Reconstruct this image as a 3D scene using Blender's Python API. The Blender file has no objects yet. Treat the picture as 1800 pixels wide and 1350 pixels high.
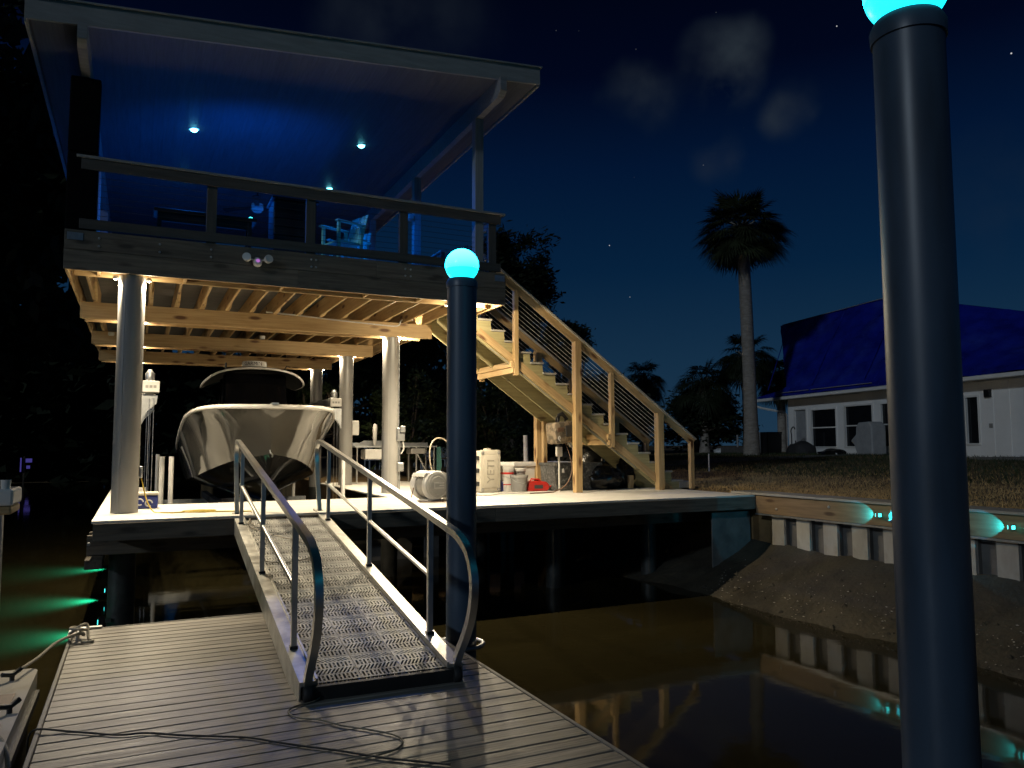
import bpy, bmesh, math, random
from mathutils import Matrix, Vector, noise
random.seed(7)
SC = bpy.context.scene
COL = SC.collection
R = math.radians
PI = math.pi

# ------------------------------------------------------------------ camera
def make_camera():
    yaw, pit, rol = R(25.80), R(4.54), R(-0.18)
    f = Vector((math.sin(yaw)*math.cos(pit), math.cos(yaw)*math.cos(pit), math.sin(pit)))
    r = Vector((math.cos(yaw), -math.sin(yaw), 0)); u = r.cross(f)
    r2 = math.cos(rol)*r + math.sin(rol)*u; u2 = -math.sin(rol)*r + math.cos(rol)*u
    m = Matrix(((r2.x, u2.x, -f.x, 0), (r2.y, u2.y, -f.y, 0), (r2.z, u2.z, -f.z, 2.2), (0, 0, 0, 1)))
    cd = bpy.data.cameras.new('camera'); cd.sensor_width = 36; cd.lens = 27.2
    cd.clip_start = .05; cd.clip_end = 2000
    c = bpy.data.objects.new('camera', cd); COL.objects.link(c); c.matrix_world = m
    SC.camera = c
make_camera()

# ------------------------------------------------------------------ night sky
def make_world():
    w = bpy.data.worlds.new('World'); SC.world = w; w.use_nodes = True
    nt = w.node_tree; N = nt.nodes; L = nt.links; N.clear()
    out = N.new('ShaderNodeOutputWorld'); bg = N.new('ShaderNodeBackground')
    tc = N.new('ShaderNodeTexCoord'); sep = N.new('ShaderNodeSeparateXYZ')
    L.new(tc.outputs['Generated'], sep.inputs[0])
    ramp = N.new('ShaderNodeValToRGB'); cr = ramp.color_ramp
    for i, (p, c) in enumerate(((0.0, (.0120, .0350, .0660)), (.10, (.0070, .0280, .0610)), (.22, (.0018, .0150, .0450)),
                                (.34, (.0007, .0075, .0310)), (.44, (.0004, .0020, .0110)), (.60, (.0002, .0005, .0030)))):
        e = cr.elements[i] if i < 2 else cr.elements.new(p)
        e.position = p; e.color = (*c, 1)
    L.new(sep.outputs['Z'], ramp.inputs[0])
    # thin drifting clouds: soft banks at a few bearings, broken up by noise
    nz = N.new('ShaderNodeTexNoise'); nz.inputs['Scale'].default_value = 7.5; nz.inputs['Detail'].default_value = 5; nz.inputs['Roughness'].default_value = .5
    nz2 = N.new('ShaderNodeTexNoise'); nz2.inputs['Scale'].default_value = 9; nz2.inputs['Detail'].default_value = 3
    L.new(tc.outputs['Generated'], nz.inputs['Vector']); L.new(tc.outputs['Generated'], nz2.inputs['Vector'])
    warp = N.new('ShaderNodeVectorMath'); warp.operation = 'MULTIPLY_ADD'
    sub = N.new('ShaderNodeVectorMath'); sub.operation = 'SUBTRACT'; sub.inputs[1].default_value = (.5, .5, .5)
    L.new(nz2.outputs['Color'], sub.inputs[0]); L.new(sub.outputs[0], warp.inputs[0])
    warp.inputs[1].default_value = (.085, .085, .06); L.new(tc.outputs['Generated'], warp.inputs[2])
    acc = None
    for d, rad, s in (((.598, .673, .436), .062, 1.0), ((.528, .739, .419), .055, .55), ((.667, .638, .386), .042, .7),
                      ((.615, .711, .343), .045, .34), ((.300, .816, .495), .10, .20), ((.219, .841, .495), .08, .22), ((.828, .491, .271), .10, .16),
                      ((-.5, .6, .45), .16, .4), ((.9, -.1, .4), .15, .4), ((-.7, -.5, .4), .18, .4), ((.3, -.8, .45), .16, .4)):
        ds = N.new('ShaderNodeVectorMath'); ds.operation = 'DISTANCE'; L.new(warp.outputs[0], ds.inputs[0]); ds.inputs[1].default_value = d
        mr = N.new('ShaderNodeMapRange'); mr.interpolation_type = 'SMOOTHSTEP'
        mr.inputs[1].default_value = rad; mr.inputs[2].default_value = rad*.15; mr.inputs[3].default_value = 0; mr.inputs[4].default_value = s
        L.new(ds.outputs['Value'], mr.inputs[0])
        if acc is None: acc = mr.outputs[0]
        else:
            ad = N.new('ShaderNodeMath'); ad.operation = 'ADD'; L.new(acc, ad.inputs[0]); L.new(mr.outputs[0], ad.inputs[1]); acc = ad.outputs[0]
    nm = N.new('ShaderNodeMapRange'); nm.inputs[1].default_value = .36; nm.inputs[2].default_value = .62; L.new(nz.outputs['Fac'], nm.inputs[0])
    cm = N.new('ShaderNodeMath'); cm.operation = 'MULTIPLY'; L.new(acc, cm.inputs[0]); L.new(nm.outputs[0], cm.inputs[1])
    mix = N.new('ShaderNodeMixRGB'); mix.blend_type = 'MIX'; L.new(cm.outputs[0], mix.inputs[0]); L.new(ramp.outputs[0], mix.inputs[1])
    mix.inputs[2].default_value = (.026, .036, .046, 1)
    # stars
    vo = N.new('ShaderNodeTexVoronoi'); vo.inputs['Scale'].default_value = 34; L.new(tc.outputs['Generated'], vo.inputs['Vector'])
    st = N.new('ShaderNodeMapRange'); st.inputs[1].default_value = .034; st.inputs[2].default_value = .018; st.inputs[3].default_value = 0; st.inputs[4].default_value = .9
    L.new(vo.outputs['Distance'], st.inputs[0])
    sv = N.new('ShaderNodeSeparateColor'); L.new(vo.outputs['Color'], sv.inputs[0])
    pw = N.new('ShaderNodeMath'); pw.operation = 'POWER'; pw.inputs[1].default_value = 4; L.new(sv.outputs[0], pw.inputs[0])
    sm = N.new('ShaderNodeMath'); sm.operation = 'MULTIPLY'; L.new(st.outputs[0], sm.inputs[0]); L.new(pw.outputs[0], sm.inputs[1])
    add = N.new('ShaderNodeMixRGB'); add.blend_type = 'ADD'; add.inputs[0].default_value = 1
    L.new(mix.outputs[0], add.inputs[1]); L.new(sm.outputs[0], add.inputs[2])
    L.new(add.outputs[0], bg.inputs['Color']); bg.inputs['Strength'].default_value = 1.0
    L.new(bg.outputs[0], out.inputs[0])
make_world()

# ------------------------------------------------------------------ moonlight (the one sun lamp)
def make_moon():
    ld = bpy.data.lights.new('moon', 'SUN'); ld.energy = .42; ld.angle = R(2.5); ld.color = (.72, .86, 1.0)
    o = bpy.data.objects.new('moon', ld); COL.objects.link(o)
    d = Vector((.84, .42, -.34)).normalized()
    o.rotation_euler = d.to_track_quat('-Z', 'Y').to_euler(); o.location = (-20, -20, 20)
make_moon()
SC.view_settings.view_transform = 'Standard'; SC.view_settings.look = 'None'
SC.view_settings.exposure = 0; SC.view_settings.gamma = 1; SC.view_settings.use_curve_mapping = False
SC.render.engine = 'CYCLES'
SC.cycles.use_denoising = True
SC.cycles.max_bounces = 7; SC.cycles.diffuse_bounces = 4; SC.cycles.glossy_bounces = 4
SC.cycles.sample_clamp_indirect = 4.0
SC.cycles.caustics_reflective = False; SC.cycles.caustics_refractive = False

# ------------------------------------------------------------------ materials
MATS = {}
def mat(name, c1, c2=None, scale=6.0, stretch=(1, 1, 1), rough=.6, rough2=None, metal=0.0, bump=0.0, bscale=None, detail=6,
        rnd=.12, coat=0.0, spec=.5, knots=None, emit=None, lo=.35, hi=.65, stain=None, ior=None):
    m = bpy.data.materials.new(name); m.use_nodes = True; MATS[name] = m
    nt = m.node_tree; N = nt.nodes; L = nt.links
    b = N['Principled BSDF']
    b.inputs['Roughness'].default_value = rough; b.inputs['Metallic'].default_value = metal
    b.inputs['Specular IOR Level'].default_value = spec
    if ior: b.inputs['IOR'].default_value = ior
    if coat: b.inputs['Coat Weight'].default_value = coat; b.inputs['Coat Roughness'].default_value = .04
    c2 = c2 or tuple(min(1, x*.8) for x in c1)
    tc = N.new('ShaderNodeTexCoord'); oi = N.new('ShaderNodeObjectInfo')
    off = N.new('ShaderNodeVectorMath'); off.operation = 'MULTIPLY_ADD'
    cb = N.new('ShaderNodeCombineXYZ')
    for i in range(3): L.new(oi.outputs['Random'], cb.inputs[i])
    off.inputs[1].default_value = (37.0, 11.0, 23.0); L.new(cb.outputs[0], off.inputs[0]); L.new(tc.outputs['Object'], off.inputs[2])
    mp = N.new('ShaderNodeMapping'); mp.inputs['Scale'].default_value = stretch; L.new(off.outputs[0], mp.inputs['Vector'])
    nz = N.new('ShaderNodeTexNoise'); nz.inputs['Scale'].default_value = scale; nz.inputs['Detail'].default_value = detail; nz.inputs['Roughness'].default_value = .62
    L.new(mp.outputs[0], nz.inputs['Vector'])
    mr = N.new('ShaderNodeMapRange'); mr.inputs[1].default_value = lo; mr.inputs[2].default_value = hi; L.new(nz.outputs['Fac'], mr.inputs[0])
    mix = N.new('ShaderNodeMixRGB'); L.new(mr.outputs[0], mix.inputs[0]); mix.inputs[1].default_value = (*c2, 1); mix.inputs[2].default_value = (*c1, 1)
    col = mix.outputs[0]
    if knots:
        kp = N.new('ShaderNodeMapping'); kp.inputs['Scale'].default_value = (2.2, 7, 7); L.new(off.outputs[0], kp.inputs['Vector'])
        vo = N.new('ShaderNodeTexVoronoi'); vo.inputs['Scale'].default_value = .8; L.new(kp.outputs[0], vo.inputs['Vector'])
        km = N.new('ShaderNodeMapRange'); km.inputs[1].default_value = .25; km.inputs[2].default_value = .12; L.new(vo.outputs['Distance'], km.inputs[0])
        kx = N.new('ShaderNodeMixRGB'); L.new(km.outputs[0], kx.inputs[0]); L.new(col, kx.inputs[1]); kx.inputs[2].default_value = (*knots, 1); col = kx.outputs[0]
    if stain:
        sn = N.new('ShaderNodeTexNoise'); sn.inputs['Scale'].default_value = stain[1]; sn.inputs['Detail'].default_value = 5; L.new(tc.outputs['Object'], sn.inputs['Vector'])
        if len(stain) > 3: 
            spm = N.new('ShaderNodeMapping'); spm.inputs['Scale'].default_value = stain[3]; L.new(off.outputs[0], spm.inputs['Vector']); L.new(spm.outputs[0], sn.inputs['Vector'])
        smr = N.new('ShaderNodeMapRange'); smr.inputs[1].default_value = .5; smr.inputs[2].default_value = .7; smr.inputs[4].default_value = stain[2]; L.new(sn.outputs['Fac'], smr.inputs[0])
        sx = N.new('ShaderNodeMixRGB'); L.new(smr.outputs[0], sx.inputs[0]); L.new(col, sx.inputs[1]); sx.inputs[2].default_value = (*stain[0], 1); col = sx.outputs[0]
    if rnd:
        rr = N.new('ShaderNodeMapRange'); rr.inputs[3].default_value = 1-rnd; rr.inputs[4].default_value = 1+rnd; L.new(oi.outputs['Random'], rr.inputs[0])
        hv = N.new('ShaderNodeMixRGB'); hv.blend_type = 'MULTIPLY'; hv.inputs[0].default_value = 1; L.new(col, hv.inputs[1]); L.new(rr.outputs[0], hv.inputs[2]); col = hv.outputs[0]
    L.new(col, b.inputs['Base Color'])
    if rough2 is not None:
        r2 = N.new('ShaderNodeMapRange'); r2.inputs[3].default_value = rough2; r2.inputs[4].default_value = rough; L.new(mr.outputs[0], r2.inputs[0]); L.new(r2.outputs[0], b.inputs['Roughness'])
    if bump:
        bn = N.new('ShaderNodeTexNoise'); bn.inputs['Scale'].default_value = bscale or scale*3; bn.inputs['Detail'].default_value = 5; L.new(mp.outputs[0], bn.inputs['Vector'])
        bp = N.new('ShaderNodeBump'); bp.inputs['Strength'].default_value = bump; bp.inputs['Distance'].default_value = .02
        L.new(bn.outputs['Fac'], bp.inputs['Height']); L.new(bp.outputs[0], b.inputs['Normal'])
    if emit:
        b.inputs['Emission Color'].default_value = (*emit[0], 1); b.inputs['Emission Strength'].default_value = emit[1]
    return m

WG = (1.6, 26, 26)   # grain runs along each board's own length
mat('pine', (.50, .35, .172), (.37, .235, .10), 1.0, WG, .62, bump=.12, knots=(.11, .045, .015), rnd=.16)
mat('pine_wale', (.25, .165, .085), (.17, .108, .055), 1.0, WG, .68, bump=.15, knots=(.07, .035, .015), rnd=.2)
mat('pine_green', (.40, .34, .17), (.27, .235, .11), 1.0, WG, .68, bump=.12, knots=(.13, .09, .04), rnd=.12)
mat('pine_dry', (.165, .138, .104), (.088, .073, .055), 1.0, WG, .75, bump=.18, knots=(.05, .04, .03), rnd=.10)
mat('rail_wood', (.095, .080, .064), (.058, .048, .039), 1.0, WG, .6, bump=.1, rnd=.10)
mat('floor_board', (.34, .32, .30), (.25, .235, .22), 1.0, WG, .6, bump=.1, rnd=.12)
mat('dark_underside', (.085, .08, .075), (.05, .047, .044), 1.0, (2, 20, 2), .8, bump=.2)
mat('poly_cyan_lit', (.25, .80, .74), (.2, .7, .65), 6, rough=.5)  # chair plastic with the cyan ceiling light put into its colour
mat('roof_trim', (.27, .265, .25), (.21, .205, .195), 2.0, (1, 8, 8), .55, bump=.06)
mat('ceiling_board', (.085, .09, .10), (.06, .064, .072), 1.0, WG, .55, bump=.06, rnd=.07)
mat('beam_paint', (.24, .24, .24), (.17, .17, .17), 1.0, WG, .6, bump=.08)
mat('deck_board', (.76, .73, .67), (.64, .61, .55), 1.0, (1.2, 18, 18), .62, bump=.10, rnd=.06, stain=((.52, .49, .43), 1.6, .4))
mat('dock_board', (.30, .268, .225), (.145, .130, .112), 1.0, (1.1, 20, 20), .56, rough2=.38, bump=.35, bscale=2.5, rnd=.22, stain=((.125, .112, .10), 1.3, .75, (.8, 3.2, 3.2)))
mat('dock_edge', (.18, .17, .155), (.11, .105, .10), 2.0, WG, .6, bump=.1)
mat('pile_grey', (.30, .29, .275), (.25, .242, .23), 3.0, (1, 1, .25), .38, rough2=.30, bump=.03, rnd=.05)
mat('pile_dark', (.058, .090, .135), (.042, .066, .100), 2.0, (1, 1, .3), .46, rough2=.34, bump=.06, rnd=.04, stain=((.030, .038, .048), 3.0, .7, (2, 2, .35)))
mat('pile_low_dark', (.05, .05, .045), (.025, .025, .022), 5.0, rough=.5, bump=.4)  # darker colour for the pile lengths below the deck
mat('aluminium', (.70, .69, .66), (.60, .59, .57), 3.0, rough=.36, rough2=.30, metal=1.0, rnd=.04)
mat('aluminium_flat', (.60, .59, .55), (.42, .41, .38), 7.0, rough=.48, rough2=.36, metal=.85, bump=.06, stain=((.22, .20, .17), 5.0, .5))
mat('grating', (.52, .505, .47), (.36, .35, .325), 9.0, rough=.6, metal=.15, bump=.15, stain=((.10, .095, .085), 2.2, .75))
mat('black_rubber', (.018, .018, .018), (.010, .010, .010), 8, rough=.65, bump=.15)
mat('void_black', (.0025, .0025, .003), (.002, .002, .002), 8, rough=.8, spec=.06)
mat('black_plastic', (.014, .014, .015), (.009, .009, .010), 8, rough=.38, bump=.05)
mat('white_plastic', (.72, .70, .66), (.64, .62, .58), 4, rough=.42, bump=.02, rnd=.04)
mat('grey_plastic', (.30, .29, .27), (.24, .23, .215), 5, rough=.45, bump=.04)
mat('hull_grey', (.085, .080, .070), (.080, .075, .066), 2, rough=.06, spec=.55, rnd=0, detail=2)
mat('hull_bottom', (.026, .025, .024), (.020, .019, .018), 2, rough=.10, coat=.5, rnd=0)
mat('gelcoat', (.74, .71, .66), (.70, .67, .62), 3, rough=.22, coat=.5, rnd=0)
mat('dark_glass', (.004, .004, .005), (.003, .003, .004), 2, rough=.12, spec=.25, rnd=0)
mat('window_glass', (.012, .014, .017), (.008, .010, .013), 3, rough=.06, spec=.6, rnd=.3)
mat('galvanised', (.50, .51, .51), (.38, .39, .40), 12, rough=.42, metal=.9, bump=.05)
mat('rope', (.50, .46, .38), (.33, .30, .24), 60, rough=.8, bump=.5)
mat('cord_dark', (.030, .026, .022), (.018, .016, .014), 12, rough=.6)
mat('hose_tan', (.33, .28, .20), (.24, .20, .14), 20, rough=.55)
mat('hose_yellow', (.62, .44, .06), (.50, .34, .04), 20, rough=.45)
mat('cord_brown', (.16, .09, .05), (.11, .06, .035), 20, rough=.55)
mat('cord_white', (.60, .58, .54), (.5, .48, .45), 20, rough=.5)
mat('red_plastic', (.56, .022, .012), (.44, .016, .010), 5, rough=.38, bump=.03)
mat('blue_plastic', (.020, .035, .20), (.014, .026, .15), 5, rough=.4)
mat('tote_dark', (.085, .085, .08), (.045, .045, .043), 14, rough=.55, bump=.25, stain=((.30, .30, .28), 22, .55))
mat('bag_black', (.008, .008, .008), (.005, .005, .005), 7, rough=.24, bump=.5, bscale=11)
mat('camo', (.22, .17, .115), (.085, .068, .045), 9, rough=.7, detail=2, lo=.44, hi=.56, bump=.1)
mat('cream', (.63, .58, .48), (.57, .52, .42), 4, rough=.5, bump=.06, rnd=.03)
mat('reel_grey', (.46, .45, .42), (.40, .39, .365), 4, rough=.5, bump=.03)
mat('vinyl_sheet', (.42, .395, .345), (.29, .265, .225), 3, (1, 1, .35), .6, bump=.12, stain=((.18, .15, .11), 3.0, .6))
mat('vinyl_shaded', (.15, .14, .13), (.09, .085, .08), 3, rough=.6, bump=.1, stain=((.05, .045, .04), 3.0, .6))  # sheet vinyl with the shade of recesses and underdeck put into its colour
mat('cap_board', (.36, .34, .30), (.27, .255, .22), 2, WG, .62, bump=.12)
mat('mud', (.045, .036, .021), (.018, .0145, .009), 2.2, rough=.8, bump=1.0, bscale=16, stain=((.062, .052, .033), 1.1, .6), rnd=0)
mat('shell', (.42, .39, .33), (.26, .24, .20), 8, rough=.7)
mat('lawn', (.28, .18, .075), (.13, .085, .036), 1.6, rough=.9, bump=.8, bscale=30, stain=((.026, .030, .012), .10, .95), rnd=0)
mat('dry_grass', (.60, .40, .165), (.36, .23, .085), 2.0, rough=.85, rnd=0)
mat('path_gravel', (.19, .18, .165), (.13, .125, .115), 10, rough=.9, bump=.3)
mat('house_wall', (.86, .85, .83), (.79, .78, .76), 1.2, rough=.65, bump=.06, rnd=.03)
mat('house_trim', (.80, .79, .76), (.74, .73, .70), 2, rough=.5)
mat('tarp_blue', (.008, .020, .34), (.006, .012, .20), 1.1, (1, 2.5, 1), .36, rough2=.24, bump=.9, bscale=3.2, rnd=0, stain=((.03, .06, .42), .8, .5))
mat('shingle', (.09, .085, .08), (.06, .055, .05), 6, rough=.85, bump=.3)
mat('leaf', (.040, .060, .022), (.018, .030, .011), .8, rough=.55, rnd=.2, spec=.3)
mat('leaf_dark', (.018, .026, .011), (.009, .014, .006), .8, rough=.6, rnd=.2, spec=.25)
mat('palm_leaf', (.040, .050, .022), (.020, .026, .012), 1.0, rough=.55, rnd=.1, spec=.3)
mat('bark', (.115, .092, .068), (.055, .044, .033), 4, (1, 1, .3), .9, bump=.8)
mat('palm_bark', (.36, .32, .275), (.22, .19, .16), 5, (1, 1, 2.4), .9, bump=.9, bscale=9)
mat('fabric_dark', (.03, .03, .032), (.02, .02, .022), 10, rough=.8)
mat('poly_white', (.60, .62, .62), (.52, .54, .54), 6, rough=.5)
mat('cover_grey', (.32, .33, .34), (.25, .26, .27), 4, rough=.7, bump=.3)
mat('pink_lens', (.6, .3, .6), None, 3, rough=.2, emit=((.62, .20, .75), .55))
mat('steel_cable', (.55, .54, .52), (.45, .44, .42), 5, rough=.35, metal=1.0)
mat('cable_dark', (.10, .10, .10), (.07, .07, .07), 5, rough=.4, metal=.8)
mat('lamp_warm', (.9, .8, .6), None, 3, rough=.4, emit=((1.0, .78, .46), 30.0), rnd=0)
mat('lamp_blue', (.4, .8, .9), None, 3, rough=.4, emit=((.16, .85, 1.0), 14.0), rnd=0)
mat('lamp_cyan', (.4, .9, .9), None, 3, rough=.4, emit=((.05, .85, .80), 5.0), rnd=0)
mat('violet_sign', (.3, .3, .8), None, 3, rough=.4, emit=((.12, .08, .55), .25), rnd=0)
mat('text_dark', (.05, .05, .05), None, 3, rough=.5, rnd=0)
mat('text_cream', (.40, .365, .295), None, 3, rough=.55, rnd=0)
mat('text_white', (.70, .68, .64), None, 3, rough=.55, rnd=0)
mat('teal_cloth', (.05, .16, .14), (.03, .11, .10), 8, rough=.8)

def globe_material():
    m = bpy.data.materials.new('globe_glass'); m.use_nodes = True; MATS['globe_glass'] = m
    nt = m.node_tree; N = nt.nodes; L = nt.links; b = N['Principled BSDF']
    b.inputs['Base Color'].default_value = (.5, .8, .8, 1); b.inputs['Roughness'].default_value = .3
    b.inputs['Emission Strength'].default_value = 38
    tc = N.new('ShaderNodeTexCoord'); sp = N.new('ShaderNodeSeparateXYZ'); L.new(tc.outputs['Generated'], sp.inputs[0])
    rp = N.new('ShaderNodeValToRGB'); rp.color_ramp.elements[0].color = (.002, .42, .70, 1); rp.color_ramp.elements[1].color = (.014, .48, .68, 1)
    L.new(sp.outputs['Z'], rp.inputs[0]); L.new(rp.outputs[0], b.inputs['Emission Color'])
globe_material()
mat('globe_skirt', (.2, .7, .7), None, 3, rough=.35, emit=((.004, .45, .58), 5.0), rnd=0)

def water_material():
    m = bpy.data.materials.new('water'); m.use_nodes = True; MATS['water'] = m
    nt = m.node_tree; N = nt.nodes; L = nt.links; b = N['Principled BSDF']
    b.inputs['Base Color'].default_value = (.0160, .0132, .0055, 1); b.inputs['Roughness'].default_value = .055; b.inputs['IOR'].default_value = 1.33
    tc = N.new('ShaderNodeTexCoord'); nz = N.new('ShaderNodeTexNoise'); nz.inputs['Scale'].default_value = 1.6; nz.inputs['Detail'].default_value = 3
    L.new(tc.outputs['Object'], nz.inputs['Vector'])
    bp = N.new('ShaderNodeBump'); bp.inputs['Strength'].default_value = .05; bp.inputs['Distance'].default_value = .05
    L.new(nz.outputs['Fac'], bp.inputs['Height']); L.new(bp.outputs[0], b.inputs['Normal'])
water_material()

# ------------------------------------------------------------------ object helpers
MW = {}
I4 = Matrix.Identity(4)
def place(o, parent, W):
    COL.objects.link(o)
    if parent is not None:
        o.parent = parent; o.matrix_basis = MW[parent.name].inverted() @ W
    else: o.matrix_basis = W
    MW[o.name] = W
def tag(o, label=None, cat=None, group=None, kind=None):
    if label: o['label'] = label
    if cat: o['category'] = cat
    if group: o['group'] = group
    if kind: o['kind'] = kind
    return o
def thing(name, label, cat, loc=(0, 0, 0), rotz=0, group=None):
    o = bpy.data.objects.new(name, None); o.empty_display_size = .1
    place(o, None, Matrix.Translation(loc) @ Matrix.Rotation(rotz, 4, 'Z'))
    return tag(o, label, cat, group)
def mesh_obj(name, me, m, parent=None, W=I4):
    if m and not me.materials: me.materials.append(MATS[m])
    o = bpy.data.objects.new(name, me); place(o, parent, W)
    return o
def dup(root, loc, rotz=0, label=None, group=None):
    W = Matrix.Translation(loc) @ Matrix.Rotation(rotz, 4, 'Z')
    def cp(o, par):
        c = o.copy(); COL.objects.link(c)
        if par is not None: c.parent = par; MW[c.name] = MW[par.name] @ c.matrix_basis
        for ch in list(o.children): cp(ch, c)
        return c
    r = root.copy(); COL.objects.link(r); r.matrix_basis = W; MW[r.name] = W
    for ch in list(root.children): cp(ch, r)
    if label: r['label'] = label
    if group: r['group'] = group
    return r

BOXC = {}
def box_mesh(l, w, h, bev, m):
    key = (round(l, 3), round(w, 3), round(h, 3), bev, m)
    if key in BOXC: return BOXC[key]
    bm = bmesh.new(); bmesh.ops.create_cube(bm, size=1)
    bmesh.ops.scale(bm, vec=(l, w, h), verts=bm.verts)
    if bev: bmesh.ops.bevel(bm, geom=bm.edges[:], offset=bev, segments=1, affect='EDGES', profile=.5)
    me = bpy.data.meshes.new('board'); bm.to_mesh(me); bm.free(); BOXC[key] = me
    me.materials.append(MATS[m])
    return me
def board(name, p0, p1, w, h, m, parent=None, bev=.004, up=(0, 0, 1), roll=0):
    """a board whose own X axis runs from p0 to p1; w across, h along up"""
    p0 = Vector(p0); p1 = Vector(p1); x = (p1-p0); l = x.length; x.normalize()
    u = Vector(up); y = u.cross(x)
    if y.length < 1e-4: y = Vector((0, 1, 0)).cross(x)
    y.normalize(); z = x.cross(y)
    c = (p0+p1)/2
    M = Matrix(((x.x, y.x, z.x, c.x), (x.y, y.y, z.y, c.y), (x.z, y.z, z.z, c.z), (0, 0, 0, 1)))
    if roll: M = M @ Matrix.Rotation(roll, 4, 'X')
    return mesh_obj(name, box_mesh(l, w, h, bev, m), None, parent, M)
def bx(name, x0, x1, y0, y1, z0, z1, m, parent=None, bev=.004, F=I4):
    """axis-aligned box, its grain along the longest side"""
    d = (x1-x0, y1-y0, z1-z0); c = Vector(((x0+x1)/2, (y0+y1)/2, (z0+z1)/2)); k = d.index(max(d))
    if k == 0: M = Matrix.Translation(c); s = d
    elif k == 1: M = Matrix.Translation(c) @ Matrix.Rotation(PI/2, 4, 'Z'); s = (d[1], d[0], d[2])
    else: M = Matrix.Translation(c) @ Matrix.Rotation(-PI/2, 4, 'Y'); s = (d[2], d[1], d[0])
    return mesh_obj(name, box_mesh(*s, bev, m), None, parent, F @ M)

class MB:
    def __init__(s): s.v = []; s.f = []; s.mi = []
    def add(s, V, Fs, mi=0):
        b = len(s.v); s.v += [tuple(v) for v in V]; s.f += [tuple(b+i for i in f) for f in Fs]; s.mi += [mi]*len(Fs); return s
    def box(s, x0, x1, y0, y1, z0, z1, M=None, mi=0):
        V = [Vector((x, y, z)) for z in (z0, z1) for y in (y0, y1) for x in (x0, x1)]
        if M: V = [M @ v for v in V]
        return s.add(V, [(0, 2, 3, 1), (4, 5, 7, 6), (0, 1, 5, 4), (1, 3, 7, 5), (3, 2, 6, 7), (2, 0, 4, 6)], mi)
    def rbox(s, x0, x1, y0, y1, z0, z1, r=.02, M=None, seg=2, mi=0):
        bm = bmesh.new(); bmesh.ops.create_cube(bm, size=1)
        bmesh.ops.scale(bm, vec=(x1-x0, y1-y0, z1-z0), verts=bm.verts)
        bmesh.ops.translate(bm, vec=((x0+x1)/2, (y0+y1)/2, (z0+z1)/2), verts=bm.verts)
        bmesh.ops.bevel(bm, geom=bm.edges[:], offset=r, segments=seg, affect='EDGES', profile=.5)
        bm.verts.index_update()
        V = [M @ v.co if M else v.co.copy() for v in bm.verts]; Fs = [[v.index for v in f.verts] for f in bm.faces]
        bm.free(); return s.add(V, Fs, mi)
    def lathe(s, prof, n=24, M=None, mi=0, cap=True):
        V = []; Fs = []
        for (r, z) in prof:
            for i in range(n):
                a = 2*PI*i/n; V.append(Vector((r*math.cos(a), r*math.sin(a), z)))
        for j in range(len(prof)-1):
            for i in range(n):
                k = (i+1) % n; Fs.append((j*n+i, j*n+k, (j+1)*n+k, (j+1)*n+i))
        if cap: Fs += [tuple(range(n))[::-1], tuple((len(prof)-1)*n+i for i in range(n))]
        if M: V = [M @ v for v in V]
        return s.add(V, Fs, mi)
    def tube(s, pts, r, n=8, mi=0, flat=None, closed=False):
        P = [Vector(p) for p in pts]; V = []; Fs = []; m = len(P); up = None
        for i, p in enumerate(P):
            a = P[i-1] if i else (P[-1] if closed else P[0]); b = P[i+1] if i < m-1 else (P[0] if closed else P[-1])
            t = (b-a).normalized()
            if up is None:
                up = Vector((0, 0, 1)) if abs(t.z) < .9 else Vector((1, 0, 0))
            x = up.cross(t).normalized(); y = t.cross(x); up = y
            rr = r[i] if isinstance(r, (list, tuple)) else r
            for k in range(n):
                an = 2*PI*(k+.5)/n
                V.append(p + (x*math.cos(an)*(flat[0] if flat else 1) + y*math.sin(an)*(flat[1] if flat else 1))*rr)
        for i in range(m if closed else m-1):
            j = (i+1) % m
            for k in range(n):
                l = (k+1) % n; Fs.append((i*n+k, i*n+l, j*n+l, j*n+k))
        if not closed: Fs += [tuple(range(n))[::-1], tuple((m-1)*n+k for k in range(n))]
        return s.add(V, Fs, mi)
    def prism(s, poly, axis, a, b, mi=0, M=None):
        """poly in the plane across axis ('y': (x,z); 'x': (y,z); 'z': (x,y)), from a to b"""
        def mk(p, t):
            if axis == 'y': return Vector((p[0], t, p[1]))
            if axis == 'x': return Vector((t, p[0], p[1]))
            return Vector((p[0], p[1], t))
        n = len(poly); V = [mk(p, a) for p in poly] + [mk(p, b) for p in poly]
        if M: V = [M @ v for v in V]
        Fs = [tuple(range(n))[::-1], tuple(range(n, 2*n))] + [(i, (i+1) % n, n+(i+1) % n, n+i) for i in range(n)]
        return s.add(V, Fs, mi)
    def mesh(s, name, smooth=None):
        me = bpy.data.meshes.new(name); me.from_pydata(s.v, [], s.f)
        bm = bmesh.new(); bm.from_mesh(me); bmesh.ops.recalc_face_normals(bm, faces=bm.faces)
        bm.to_mesh(me); bm.free()
        if any(s.mi): me.polygons.foreach_set('material_index', s.mi)
        if smooth:
            me.polygons.foreach_set('use_smooth', [True]*len(me.polygons)); me.set_sharp_from_angle(angle=R(smooth))
        return me
    def build(s, name, m, parent=None, F=I4, smooth=None):
        me = s.mesh(name, smooth)
        for k in ([m] if isinstance(m, str) else m): me.materials.append(MATS[k])
        return mesh_obj(name, me, None, parent, F)

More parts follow.
